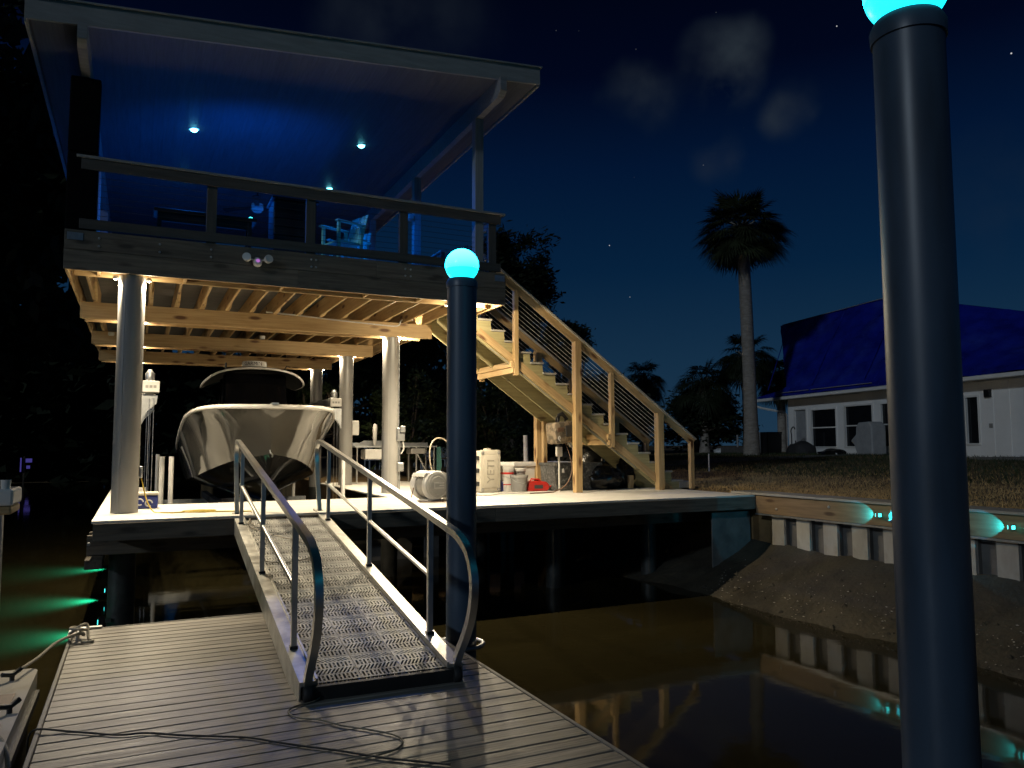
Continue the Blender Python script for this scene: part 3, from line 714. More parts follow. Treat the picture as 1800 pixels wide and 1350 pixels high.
# ================================================================== UPPER DECK
ud = thing('upper_deck', 'raised timber platform of joists, beams and weathered double rim above the boat', 'platform', (2.3, 16, ZB))
UX0, UX1, UY0, UY1 = -.96, 5.54, 11.70, 22.6
for z0, z1 in ((ZB, ZB+.268), (ZB+.272, ZB+.54)):
    cut = 2.1 if z0 == ZB else 3.3
    bx('rim_board', UX0, cut, UY0, UY0+.04, z0, z1, 'pine_dry', ud); bx('rim_board', cut+.004, UX1, UY0, UY0+.04, z0, z1, 'pine_dry', ud)
bx('inner_rim', UX0+.05, UX1-.05, UY0+.043, UY0+.08, ZB+.004, ZB+.28, 'pine', ud)
bx('header', UX0+.1, UX1-.2, 12.10, 12.14, ZB-.0, ZB+.23, 'pine', ud)
for x in (-.55, .55, 1.9, 3.2, 4.1, 4.85):
    bx('rim_block', x-.02, x+.02, UY0+.084, 12.098, ZB+.01, ZB+.22, 'pine', ud)
for x0, x1 in ((UX0, UX0+.04), (UX1-.04, UX1)):
    bx('side_rim', x0, x1, UY0+.082, UY1, ZB+.27, ZB+.54, 'pine_dry', ud)
for x0, x1 in ((UX0+.012, UX0+.05), (UX1-.05, UX1-.012)):
    bx('side_rim', x0, x1, UY0+.085, UY1, ZB+.006, ZB+.266, 'pine', ud)
# cross beams in front of and behind each inner row of pilings
for r in (1, 2, 3):
    y = ROWS[r]; x0, x1 = -.905, (5.15, 4.95, 4.75)[r-1]
    for k, yy in enumerate((y-.158-.045, y+.158+.005)):
        bx('cross_beam', x0+.05*k, x1-.12*k, yy, yy+.04, 4.29, ZB-.002, 'pine', ud, bev=.006)
        if k == 0: bx('cross_beam', x0+.03, x1-.16, yy+.043, yy+.082, 4.287, ZB-.004, 'pine', ud, bev=.006)
# joists, with lapped stubs over the second beam
i = 0; x = UX0+.26
while x < UX1-.1:
    bx('joist', x-.019, x+.019, 12.145, 22.5, ZB, ZB+.286, 'pine', ud)
    mb = MB(); mb.prism([(13.55, ZB+.286), (15.1, ZB+.286), (15.1, ZB+.004), (13.95, ZB+.004), (13.62, ZB+.12)], 'x', x+.021, x+.058)
    mb.build('joist_stub', 'pine', ud)
    x += .405; i += 1
y = UY0+.15
while y < 22.55:
    mesh_obj('floor_board', box_mesh(UX1-UX0-.1, .139, .028, 0, 'floor_board'), None, ud, Matrix.Translation(((UX0+UX1)/2, y, ZB+.309)))
    y += .143
mb = MB(); mb.box(UX0+.05, UX1-.05, UY0+.09, UY1-.02, ZB+.287, ZB+.293); mb.build('dark_underside', 'dark_underside', ud)  # dark sheet added below the floor boards to darken their underside
for (x0, x1) in ((UX0+.03, UX0+.22), (UX1-.20, UX1-.02)):
    mb = MB(); mb.box(x0, x1, UY0-.006, UY0, ZB+.40, ZB+.50); mb.build('bracket_plate', 'galvanised', ud)
for x in (.87, 2.29, 2.36, 3.77, 3.86, 4.9, .2, -.55):
    for dz in (.34, .45):
        mb = MB(); mb.lathe([(.016, 0), (.016, .010), (.010, .014)], 8, Matrix.Translation((x, UY0, ZB+dz)) @ Matrix.Rotation(PI/2, 4, 'X')); mb.build('bolt', 'galvanised', ud)
# conduit along the second beam
mb = MB(); yy = ROWS[1]-.158-.062
mb.tube(catmull([(2.0, yy, ZB+.03), (2.6, yy, ZB+.005), (3.2, yy, ZB-.03), (3.9, yy, ZB-.06), (4.35, yy, ZB-.075), (4.47, yy, ZB-.05), (4.50, yy, ZB+.02), (4.55, yy, ZB+.06), (4.75, yy, ZB+.07)], 6), .013, 8)
mb.build('conduit', 'cord_white', ud, smooth=60)
for (x, y, z) in ((2.35, 17.2, ZB-.04), (-.55, 17.8, ZB-.06)):
    mb = MB(); mb.lathe([(.06, .04), (.06, -.01), (.045, -.03)], 16, Matrix.Translation((x, y, z))); mb.build('junction_cap', 'white_plastic', ud, smooth=40)

# guard railing with steel cables
gr = thing('guard_railing', 'dark timber guard railing with steel cables round the platform edge', 'railing', (2.3, 11.7, ZB+.54))
RP = (-.66, .87, 2.29, 3.77, 5.34); RY = UY0+.045
for i, x in enumerate(RP):
    bx('rail_post', x-.07, x+.07, RY+.045, RY+.135, ZB+.34, 6.118, 'rail_wood', gr)
board('cap_rail', (-.86, RY+.06, 6.139), (5.56, RY+.06, 6.139), .15, .038, 'roof_trim', gr)
bx('sub_rail', -.80, 5.48, RY+.005, RY+.042, 5.965, 6.117, 'rail_wood', gr)
bx('bottom_rail', -.80, 5.48, RY+.005, RY+.042, 5.14, 5.28, 'rail_wood', gr)
for i in range(4):
    a, b = RP[i]+.07, RP[i+1]-.07
    for k in range(7):
        zc = 5.36+k*.088
        mb = MB(); mb.tube([(a, RY+.09, zc), ((a+b)/2, RY+.09, zc-.004), (b, RY+.09, zc)], .0032, 5); mb.build('cable', 'cable_dark', gr)
# right-hand return of the railing, back to the stair opening
board('cap_rail', (5.48, RY+.15, 6.139), (5.48, 12.78, 6.139), .14, .038, 'roof_trim', gr)
bx('sub_rail', 5.44, 5.475, RY+.14, 12.78, 5.985, 6.117, 'rail_wood', gr)
bx('rail_post', 5.42, 5.51, 12.69, 12.78, ZB+.34, 6.118, 'rail_wood', gr)
bx('rail_post', 5.42, 5.51, 14.50, 14.59, ZB+.34, 6.118, 'rail_wood', gr)
board('cap_rail', (5.48, 14.5, 6.139), (5.48, 22.5, 6.139), .14, .038, 'roof_trim', gr)
bx('sub_rail', 5.44, 5.475, 14.6, 22.5, 5.985, 6.117, 'rail_wood', gr)
for y in (16.4, 18.3, 20.2, 22.4): bx('rail_post', 5.42, 5.51, y-.045, y+.045, ZB+.34, 6.118, 'rail_wood', gr)
for k in range(7):
    zc = 5.36+k*.088
    mb = MB(); mb.tube([(5.465, RY+.14, zc), (5.465, 12.69, zc)], .0032, 5); mb.build('cable', 'cable_dark', gr)
    mb = MB(); mb.tube([(5.465, 14.59, zc), (5.465, 22.4, zc)], .0032, 5); mb.build('cable', 'cable_dark', gr)
for a, b in ((11.98, 14.9), (14.91, 17.9), (17.91, 20.9)):
    bx('side_panel', -.83, -.80, a, b, 5.02, 6.10, 'cap_board', gr)
board('cap_rail', (-.82, 11.96, 6.139), (-.82, 22.4, 6.139), .14, .038, 'roof_trim', gr)

# ------------------------------------------------------------------ roof
rf = thing('shed_roof', 'flat overhanging shed roof with pale fascia and boarded ceiling', 'roof', (2.2, 16, 7.5))
RX0, RX1, RY0, RY1 = -1.416, 5.80, 10.92, 22.4
SL = .0874
def cz(x): return 7.504 + SL*(x-RX0)
aS = -math.atan(SL)
nb = 40; wbd = (RX1-RX0-.10)/nb
for i in range(nb):
    x = RX0+.05+wbd*(i+.5)
    M = Matrix.Translation((x, (RY0+RY1)/2, cz(x)+.022)) @ Matrix.Rotation(aS, 4, 'Y') @ Matrix.Rotation(PI/2, 4, 'Z')
    mesh_obj('ceiling_plank', box_mesh(RY1-RY0-.06, wbd-.0015, .018, 0, 'ceiling_board'), None, rf, M)
mb = MB(); mb.prism([(RX0+.02, cz(RX0)+.035), (RX1-.02, cz(RX1)+.035), (RX1-.02, cz(RX1)+.26), (RX0+.02, cz(RX0)+.26)], 'y', RY0+.02, RY1); mb.build('roof_core', 'shingle', rf)
mb = MB(); mb.prism([(RX0, cz(RX0)-.0), (RX1, cz(RX1)-.0), (RX1, cz(RX1)+.275), (RX0, cz(RX0)+.275)], 'y', RY0-.02, RY0+.018); mb.build('front_fascia', 'roof_trim', rf)
mb = MB(); mb.prism([(RX0-.03, cz(RX0)+.278), (RX1+.03, cz(RX1)+.278), (RX1+.03, cz(RX1)+.300), (RX0-.03, cz(RX0)+.300)], 'y', RY0-.055, RY1+.02); mb.build('drip_edge', 'roof_trim', rf)
for (xa, xb) in ((RX0-.018, RX0+.02), (RX1-.02, RX1+.018)):
    mb = MB(); mb.prism([(xa, cz(xa)-.012), (xb, cz(xb)-.012), (xb, cz(xb)+.275), (xa, cz(xa)+.275)], 'y', RY0+.021, RY1); mb.build('side_fascia', 'roof_trim', rf)
for x in (-.79, 5.10):
    zc = cz(x)+.008
    poly = [(10.82, zc), (22.2, zc), (22.2, zc-.30), (10.94, zc-.30), (10.82, zc-.22)]
    mb = MB(); mb.prism(poly, 'x', x-.055, x+.055); mb.build('roof_beam', 'beam_paint', rf)
    for y in (11.87, 15.10, 18.5, 21.9):
        bx('roof_post', x-.075, x+.075, y-.075, y+.075, ZB+.33, cz(x)-.296 if y > 12 else cz(x)-.296, 'beam_paint', rf)
mb = MB(); mb.rbox(-.97, -.60, 11.74, 11.90, 6.2, cz(-.8)-.31, .02); mb.build('dark_post_top', 'void_black', rf)  # black boxes added to make the left post a wide dark silhouette
mb = MB(); mb.rbox(-.97, -.60, 11.76, 11.90, 4.95, 6.198, .02); mb.build('dark_post_base', 'void_black', rf)
mb = MB(); mb.rbox(4.90, 5.02, 15.00, 15.12, 6.85, 6.98, .02); mb.build('speaker_box', 'grey_plastic', rf)

# recessed blue downlights in the ceiling
BLUE = (.002, .17, 1.0)
def downlight(x, y, label):
    z = cz(x)+.012
    t = thing('ceiling_light', label, 'lamp', (x, y, z), 0, 'recessed blue ceiling lights')
    Mx = Matrix.Translation((x, y, z)) @ Matrix.Rotation(aS, 4, 'Y')
    mb = MB(); mb.lathe([(.085, .002), (.088, -.006), (.066, -.010), (.060, .0)], 28, Mx, cap=False); mb.build('trim_ring', 'white_plastic', t, smooth=40)
    mb = MB(); mb.lathe([(.062, -.012), (.052, -.034), (.03, -.048), (.004, -.052)], 28, Mx); mb.build('lens', 'lamp_blue', t, smooth=60)
    lamp('downlight', 'SPOT', (x, y, z-.10), 300, BLUE, t, .05, (0, 0, -1), 150, .8)
downlight(.72, 14.16, 'bright blue ceiling light at the left, higher in the picture')
downlight(3.70, 14.28, 'bright blue ceiling light at the right of the ceiling')
downlight(.72, 17.04, 'blue ceiling light at the left, seen just under the cap rail')
downlight(3.70, 17.04, 'rear right blue ceiling light behind the cap rail')

# ceiling fan
fx, fy = 2.20, 17.3; fz = cz(fx)
cf = thing('ceiling_fan', 'dark ceiling fan on a short downrod under the blue ceiling', 'fan', (fx, fy, fz))
mb = MB(); mb.lathe([(.085, .0), (.085, -.03), (.03, -.11)], 20, Matrix.Translation((fx, fy, fz+.01))); mb.build('canopy', 'black_plastic', cf, smooth=40)
mb = MB(); mb.lathe([(.014, -.09), (.014, -.34)], 12, Matrix.Translation((fx, fy, fz))); mb.build('downrod', 'black_plastic', cf)
mb = MB(); mb.lathe([(.04, -.32), (.12, -.35), (.13, -.47), (.08, -.53), (.02, -.54)], 24, Matrix.Translation((fx, fy, fz))); mb.build('motor', 'white_plastic', cf, smooth=40)
for k in range(3):
    M = Matrix.Translation((fx, fy, fz-.42)) @ Matrix.Rotation(R(20+120*k), 4, 'Z') @ Matrix.Rotation(R(10), 4, 'X')
    mb = MB(); mb.prism([(.12, -.045), (.80, -.075), (.84, 0), (.80, .075), (.12, .045)], 'z', -.006, .006, M=M); mb.build('blade', 'black_plastic', cf)

# furniture on the platform
FZ = ZB+.33
bt = thing('bar_table', 'long dark bar table behind the railing, left of the cabinet', 'table', (.85, 13.0, FZ))
bx('table_top', .12, 1.62, 12.75, 13.20, FZ+.90, FZ+.95, 'black_plastic', bt)
bx('apron', .20, 1.55, 12.80, 12.83, FZ+.76, FZ+.90, 'black_plastic', bt)
for x in (.20, 1.52):
    for y in (12.82, 13.12): bx('leg', x-.03, x+.03, y-.03, y+.03, FZ, FZ+.90, 'black_plastic', bt)
cb = thing('bar_cabinet', 'tall black slatted cabinet behind the middle of the railing', 'cabinet', (2.27, 13.2, FZ))
bx('carcass', 1.92, 2.62, 13.02, 13.60, FZ, FZ+1.40, 'black_plastic', cb, bev=.01)
for k in range(9): bx('slat', 1.93, 2.61, 12.995, 13.017, FZ+.08+k*.145, FZ+.08+k*.145+.12, 'black_plastic', cb)
bx('top', 1.89, 2.65, 12.97, 13.64, FZ+1.402, FZ+1.44, 'black_plastic', cb)
def bar_chair(x, y, rz, label):
    t = thing('bar_chair', label, 'chair', (x, y, FZ), rz, 'pale bar chairs on the platform')
    F = Matrix.Translation((x, y, FZ)) @ Matrix.Rotation(rz, 4, 'Z')
    bx('seat', -.24, .24, -.22, .22, .66, .69, 'poly_cyan_lit', t, F=F)
    for sx in (-1, 1):
        for sy in (-1, 1): bx('leg', sx*.23-.025, sx*.23+.025, sy*.22-.025, sy*.22+.025, 0, .98 if True else .66, 'poly_cyan_lit', t, F=F)
        bx('arm', sx*.25-.045, sx*.25+.045, -.28, .27, .985, 1.01, 'poly_cyan_lit', t, F=F)
    for k in range(5): 
        xx = -.19+.095*k
        board('back_slat', F @ Vector((xx, .23, .70)), F @ Vector((xx, .36, 1.22)), .08, .018, 'poly_cyan_lit', t, up=F.to_3x3() @ Vector((0, -1, .2)))
    bx('stretcher', -.22, .22, -.23, -.21, .25, .29, 'poly_cyan_lit', t, F=F)
    bx('stretcher', -.22, .22, .21, .23, .25, .29, 'poly_cyan_lit', t, F=F)
bar_chair(3.0, 12.75, R(-70), 'pale slatted bar chair beside the black cabinet, cyan light in its colour')
bar_chair(3.35, 13.7, R(-50), 'pale slatted bar chair farther back, half hidden by the railing')
# small cyan uplight on the bar table
ul = thing('table_uplight', 'tiny cyan uplight shining on the bar table end', 'lamp', (1.62, 13.05, FZ+.95))
mb = MB(); mb.lathe([(.05, .951), (.05, 1.00), (.035, 1.03)], 16, Matrix.Translation((1.56, 13.05, FZ))); mb.build('housing', 'grey_plastic', ul, smooth=40)
mb = MB(); mb.lathe([(.034, 1.031), (.02, 1.045), (.004, 1.05)], 16, Matrix.Translation((1.56, 13.05, FZ))); mb.build('lens', 'lamp_cyan', ul, smooth=60)
lamp('uplight', 'SPOT', (1.56, 13.05, FZ+1.07), 190, (.003, .13, 1.0), ul, .03, (.05, 1.3, 1), 140, .9)

# floodlight with camera on the rim
fl = thing('floodlight_camera', 'small white floodlight pair with a camera on the rim board', 'floodlight', (1.5, UY0, 4.86))
cx, cy, c_z = 1.50, UY0-.05, 4.90
mb = MB(); mb.lathe([(.062, 0), (.062, .03), (.04, .05)], 20, Matrix.Translation((cx, UY0, c_z)) @ Matrix.Rotation(PI/2, 4, 'X')); mb.build('base', 'white_plastic', fl, smooth=40)
mb = MB(); mb.lathe([(.055, -.03), (.065, .0), (.055, .05), (.03, .065)], 20, Matrix.Translation((cx, UY0-.06, c_z-.03)) @ Matrix.Rotation(R(70), 4, 'X')); mb.build('camera_body', 'white_plastic', fl, smooth=40)
mb = MB(); mb.lathe([(.03, 0), (.026, .010), (.008, .014)], 16, Matrix.Translation((cx, UY0-.122, c_z-.008)) @ Matrix.Rotation(R(70), 4, 'X')); mb.build('camera_lens', 'pink_lens', fl, smooth=40)
for s in (-1, 1):
    mb = MB(); mb.tube([(cx+s*.04, UY0-.04, c_z+.01), (cx+s*.10, UY0-.06, c_z+.025)], .012, 8); mb.build('arm', 'white_plastic', fl)
    mb = MB(); mb.lathe([(.030, -.05), (.055, -.03), (.062, .03), (.058, .038), (.0, .036)], 20, Matrix.Translation((cx+s*.150, UY0-.08, c_z+.035)) @ Matrix.Rotation(s*R(14), 4, 'Z') @ Matrix.Rotation(R(82), 4, 'X')); mb.build('lamp_head', 'white_plastic', fl, smooth=40)

# ================================================================== STAIRCASE
st = thing('staircase', 'pine staircase with cable railings going down from the platform to the deck', 'stairs', (8.2, 13.6, DZ))
SYN, SYF = 12.93, 14.38
def nose_z(x): return 4.60-.705*(x-5.736)
def nose_x(z): return 5.736+(4.60-z)/.705
NT = 19
for k in range(1, NT+1):
    z = 5.10-.19*k; x = nose_x(z)
    if z < DZ+.10: continue
    bx('tread', x-.285, x, SYN-.03, SYF+.03, z-.036, z, 'floor_board' if False else 'cap_board', st)
def stringer(y0, y1, m):
    up = []; 
    for k in range(1, NT+1):
        z = 5.10-.19*k-.038; x = nose_x(5.10-.19*k)
        if z < DZ+.04: break
        up += [(x-.27, z), (x-.02, z)]
    lastx = up[-1][0]; lastz = up[-1][1]
    lo = [(lastx, DZ), (nose_x(DZ)-.34, DZ), (up[0][0], nose_z(up[0][0])-.40)]
    mb = MB(); 
    # triangulate as strips so the saw-tooth stays a clean polygon
    n = len(up)
    base = [(p[0], max(DZ, nose_z(p[0])-.58)) for p in up]
    V = []; Fs = []
    for (x, z) in up: V += [(x, y0, z), (x, y1, z)]
    o = len(V)
    for (x, z) in base: V += [(x, y0, z), (x, y1, z)]
    for i in range(n-1):
        a, b = 2*i, 2*i+2
        Fs += [(a, b, o+b, o+a), (a+1, o+a+1, o+b+1, b+1), (a, a+1, b+1, b), (o+a, o+b, o+b+1, o+a+1)]
    Fs += [(0, o, o+1, 1), (2*n-2, 2*n-1, o+2*n-1, o+2*n-2)]
    mb.add(V, Fs); 
    return mb.build('stringer', m, st)
stringer(SYN, SYN+.045, 'pine_green'); stringer((SYN+SYF)/2, (SYN+SYF)/2+.045, 'pine_green'); stringer(SYF-.045, SYF, 'pine_green')
def slope_board(name, y, dz, w, h, m, xa=5.62, xb=10.3):
    return board(name, (xa, y, nose_z(xa)+dz), (xb, y, nose_z(xb)+dz), w, h, m, st, up=(.576, 0, .817))
slope_board('stringer_brace', SYN-.022, -.44, .038, .14, 'pine', 5.55, 9.95)
slope_board('stringer_brace', SYF+.022, -.44, .038, .14, 'pine', 5.55, 9.95)
mb = MB(); mb.tube(catmull([(x, SYN-.006, nose_z(x)-.56+.012*math.sin(x*5)) for x in (5.8, 6.4, 7.0, 7.6, 8.3, 9.0)], 4), .009, 6); mb.build('conduit', 'grey_plastic', st)
# posts: (x, half width, bottom z or None = deck)
for side, yp in (('near', SYN-.055), ('far', SYF+.055)):
    for (x, hw, zb) in ((6.30, .045, 3.50), (7.60, .07, DZ), (8.40, .045, 2.16), (9.52, .07, DZ), (10.34, .045, DZ)):
        yy = yp - (hw-.045 if side == 'near' else -(hw-.045))
        zt = 5.507-.705*(x-5.926)-.13
        bx('post', x-hw, x+hw, yy-hw, yy+hw, zb, zt, 'pine', st)
    # hand rail: 2x6 on edge with a flat cap
    def zr(x): return 5.507-.705*(x-5.926)
    yo = yp
    upv = (.576, 0, .817)
    board('hand_rail', (5.66, yo, zr(5.66)-.105), (10.40, yo, zr(10.40)-.105), .038, .14, 'pine', st, up=upv)
    board('rail_cap', (5.62, yo, zr(5.62)-.012), (10.44, yo, zr(10.44)-.012), .14, .032, 'cap_board', st, up=upv)
    xs_ = [5.62, 6.30, 7.60, 8.40, 9.52, 10.34]
    for a, b in zip(xs_[:-1], xs_[1:]):
        if a == 9.52: continue
        for k in range(7):
            d = -.20-.085*k
            mb = MB(); mb.tube([(a, yo, zr(a)+d), (b, yo, zr(b)+d)], .0055, 5); mb.build('cable', 'steel_cable', st)
# cross ties under the stairs
for x, z in ((6.30, 3.56), (8.40, 2.22)):
    for dz, dx in ((.0, -.07), (.11, -.07)):
        bx('cross_tie', x-.11 if dz else x-.085, x-.05, SYN-.10, SYF+.10, z+dz-.02, z+dz+.085, 'pine', st)
for y in (SYN+.55,):
    bx('mid_post', 9.2, 9.29, y-.045, y+.045, DZ, nose_z(9.25)-.55, 'pine', st)
bx('mid_post', 7.60, 7.69, SYF-.15, SYF-.06, DZ, nose_z(7.65)-.55, 'pine', st)
# stair foot landing block
bx('landing', 10.06, 10.44, SYN-.02, SYF+.02, DZ+.02, DZ+.15, 'cap_board', st)

# ================================================================== BOAT ON THE LIFT
BX, BY = 2.12, 13.76
bt = thing('centre_console_boat', 'grey centre console boat on the lift, bow toward the camera', 'boat', (BX, BY, 1.1))
BF = Matrix.Translation((BX, BY, 0)) @ Matrix.Rotation(R(-2.2), 4, 'Z')   # local y runs aft from the stem head
def lerp_tab(tab, s):
    for (a, va), (b, vb) in zip(tab[:-1], tab[1:]):
        if s <= b:
            t = (s-a)/(b-a); t2 = t*t*(3-2*t)*.35+t*.65
            return va+(vb-va)*t2
    return tab[-1][1]
HB = [(0, .0), (.05, .24), (.12, .42), (.25, .63), (.5, .87), (.9, 1.10), (1.4, 1.26), (2.1, 1.39), (3, 1.46), (4.5, 1.52), (9.5, 1.48)]
SHZ = [(0, 2.86), (.6, 2.87), (1.4, 2.84), (2.2, 2.74), (3.2, 2.52), (4.5, 2.27), (6, 2.12), (9.5, 2.05)]
CHW = [(0, 0), (.25, .14), (.5, .30), (1, .58), (1.8, .90), (3, 1.17), (4.5, 1.29), (9.5, 1.30)]
CHZ = [(0, 2.06), (.5, 2.01), (1, 1.94), (1.8, 1.79), (3, 1.60), (5, 1.45), (9.5, 1.38)]
KLZ = [(0, 1.98), (.4, 1.66), (.8, 1.45), (1.4, 1.27), (2.2, 1.15), (4, 1.06), (9.5, 1.05)]
ST = [0, .04, .1, .18, .3, .45, .65, .9, 1.2, 1.6, 2.1, 2.7, 3.4, 4.2, 5.2, 6.4, 7.8, 9.2]
def section(s):
    hb, sz, cw, czz, kz = (lerp_tab(T, s) for T in (HB, SHZ, CHW, CHZ, KLZ))
    e = math.exp(-s/1.1)
    pts = []
    nside = 9
    for k in range(nside+1):                 # chine (k=0) up to sheer, concave flare forward
        t = k/nside
        fl = t**(1+.95*math.exp(-s/2.2))
        x = cw+(hb-cw)*fl; z = czz+(sz-czz)*t
        pts.append((x, s+e*.58*(1-t)**1.1, z))
    bot = []
    for k in range(5):                       # keel (k=0) to chine
        t = k/4
        bot.append((cw*t, s+e*(.58+.05*(1-t)), kz+(czz-kz)*(t**1.15)))
    return bot, pts
secs = [section(s) for s in ST]
def hull_surface(sel, mname, pname, off=0):
    mb = MB(); V = []; Fs = []
    rows = []
    for (bot, pts) in secs:
        p = sel(bot, pts); full = [(-x, y, z) for (x, y, z) in p[::-1]] + [q for q in p]
        rows.append(full)
    n = len(rows[0])
    for r_ in rows: V += r_
    for i in range(len(rows)-1):
        for k in range(n-1):
            if sel(secs[0][0], secs[0][1]) and rows[0][k] and not (k == n//2-1 and off): Fs.append((i*n+k, i*n+k+1, (i+1)*n+k+1, (i+1)*n+k))
    mb.add(V, Fs)
    me = bpy.data.meshes.new(pname); me.from_pydata(mb.v, [], mb.f)
    bm = bmesh.new(); bm.from_mesh(me); bmesh.ops.remove_doubles(bm, verts=bm.verts, dist=.0008); bmesh.ops.recalc_face_normals(bm, faces=bm.faces)
    bm.to_mesh(me); bm.free()
    me.polygons.foreach_set('use_smooth', [True]*len(me.polygons)); me.set_sharp_from_angle(angle=R(50))
    return mesh_obj(pname, me, mname, bt, BF)
hull_surface(lambda b, p: p, 'hull_grey', 'hull_topsides', 1)
hull_surface(lambda b, p: b, 'hull_bottom', 'hull_bottom')
# transom
bot, pts = secs[-1]; ring = [(-x, y, z) for (x, y, z) in pts[::-1]] + [(-x, y, z) for (x, y, z) in bot[::-1][1:]] + [q for q in bot[1:]] + pts[1:]
mb = MB(); mb.add([(x, y+.001, z) for x, y, z in ring], [tuple(range(len(ring)))]); mb.build('transom', 'hull_grey', bt, BF)
# deck cap and rub rail along the sheer
sh = [(lerp_tab(HB, s), s, lerp_tab(SHZ, s)) for s in [0, .03, .08, .15, .25, .4, .6, .85, 1.2, 1.6, 2.1, 2.7, 3.4, 4.2, 5.2, 6.4, 7.8, 9.2]]
rail = [(-x, y-.012, z+.018) for x, y, z in sh[::-1]] + [(x, y-.012, z+.018) for x, y, z in sh[1:]]
mb = MB(); mb.tube(rail, .042, 10, flat=(.75, 1.0)); mb.build('rub_rail', 'gelcoat', bt, BF, smooth=60)
mb = MB(); V = []; Fs = []
for (x, y, z) in sh: V += [(-x, y, z+.045), (-max(0, x-.22), y+(.22 if x < .3 else .05), z+.055), (max(0, x-.22), y+(.22 if x < .3 else .05), z+.055), (x, y, z+.045)]
for i in range(len(sh)-1):
    a, b = 4*i, 4*i+4
    for k in ((0, 1), (2, 3)) if sh[i][1] > .6 else ((0, 1), (1, 2), (2, 3)): Fs.append((a+k[0], a+k[1], b+k[1], b+k[0]))
mb.add(V, Fs); mb.build('gunwale_deck', 'gelcoat', bt, BF, smooth=40)
mb = MB(); mb.box(-.055, .055, -.075, .30, 2.915, 2.945); mb.build('anchor_roller', 'galvanised', bt, BF)
for x in (-.09, .0, .09):
    mb = MB(); mb.box(x+.12-.035, x+.12+.035, -.045+abs(x+.12)*.55, -.035+abs(x+.12)*.55, 2.872, 2.895); mb.build('rail_fitting', 'black_plastic', bt, BF)
mb = MB(); mb.tube([(-.02, .44, 2.13), (-.02, .40, 2.09), (.02, .40, 2.05), (.02, .44, 2.01)], .012, 8); mb.build('bow_eye', 'galvanised', bt, BF, smooth=60)
for x, s in ((-.75, 1.1), (.75, 1.1)):
    mb = MB(); mb.tube([(x-.07, s, 2.955), (x, s, 2.945), (x+.07, s, 2.955)], .012, 8); mb.tube([(x, s, 2.90), (x, s, 2.945)], .012, 8); mb.build('cleat', 'galvanised', bt, BF, smooth=60)
# cockpit sole, console, windscreen, hardtop
mb = MB(); mb.box(-.95, .95, 3.0, 9.1, 1.75, 1.78); mb.build('cockpit_sole', 'gelcoat', bt, BF)
BT = BF @ Matrix.Translation((0, -.8, -.19))
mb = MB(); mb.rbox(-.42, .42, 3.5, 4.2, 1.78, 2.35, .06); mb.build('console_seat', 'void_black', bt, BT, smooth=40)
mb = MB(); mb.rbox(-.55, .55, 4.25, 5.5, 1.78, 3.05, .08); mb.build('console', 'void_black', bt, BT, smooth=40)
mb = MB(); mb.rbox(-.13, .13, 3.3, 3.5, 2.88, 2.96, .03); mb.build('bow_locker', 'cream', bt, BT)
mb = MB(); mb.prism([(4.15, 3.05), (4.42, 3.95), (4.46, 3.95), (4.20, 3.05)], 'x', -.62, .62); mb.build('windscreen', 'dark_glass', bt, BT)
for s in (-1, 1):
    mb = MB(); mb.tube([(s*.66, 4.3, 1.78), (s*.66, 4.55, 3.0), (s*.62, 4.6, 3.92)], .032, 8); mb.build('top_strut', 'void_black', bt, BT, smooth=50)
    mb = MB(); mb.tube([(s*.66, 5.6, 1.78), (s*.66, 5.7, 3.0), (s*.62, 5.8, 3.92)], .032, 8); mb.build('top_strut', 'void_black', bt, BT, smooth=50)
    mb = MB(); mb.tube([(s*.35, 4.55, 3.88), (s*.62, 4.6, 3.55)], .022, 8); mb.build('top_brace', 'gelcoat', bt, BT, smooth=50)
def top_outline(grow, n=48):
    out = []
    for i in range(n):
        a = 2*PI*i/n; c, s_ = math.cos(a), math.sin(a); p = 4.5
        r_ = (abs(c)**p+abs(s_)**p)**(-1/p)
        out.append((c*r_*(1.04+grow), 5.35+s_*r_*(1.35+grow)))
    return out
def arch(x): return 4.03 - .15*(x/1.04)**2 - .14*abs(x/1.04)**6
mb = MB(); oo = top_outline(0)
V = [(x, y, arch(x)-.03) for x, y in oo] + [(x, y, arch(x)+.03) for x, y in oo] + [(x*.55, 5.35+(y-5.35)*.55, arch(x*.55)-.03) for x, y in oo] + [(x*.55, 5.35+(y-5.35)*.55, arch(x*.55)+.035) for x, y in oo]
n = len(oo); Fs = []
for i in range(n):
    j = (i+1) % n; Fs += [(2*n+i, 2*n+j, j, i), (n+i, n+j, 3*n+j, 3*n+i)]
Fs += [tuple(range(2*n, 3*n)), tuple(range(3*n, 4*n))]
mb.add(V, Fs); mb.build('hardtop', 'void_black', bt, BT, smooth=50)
mb = MB(); mb.tube([(x, y, arch(x)) for x, y in top_outline(.012)], .024, 8, closed=True); mb.build('hardtop_rim', 'gelcoat', bt, BT, smooth=60)
rd = MB(); rd.lathe([(.13, 4.02), (.13, 4.07)], 20, Matrix.Translation((-.02, 4.55, 0))); rd.build('radar_base', 'black_plastic', bt, BT, smooth=40)
rd = MB(); rd.lathe([(.20, 4.075), (.255, 4.10), (.262, 4.16), (.25, 4.215), (.15, 4.235)], 32, Matrix.Translation((-.02, 4.55, 0))); rdo = rd.build('radar_dome', 'gelcoat', bt, BT, smooth=40)
tm = text_mesh('GARMIN', .105, .002, 'text_dark')
for v in tm.vertices:
    a = v.co.x/.2635; v.co = Vector((.2635*math.sin(a), -.2635*math.cos(a)-v.co.z, v.co.y))
mesh_obj('lettering', tm, None, rdo, BT @ Matrix.Translation((-.02, 4.55, 4.155)) @ Matrix.Rotation(R(-12), 4, 'Z'))
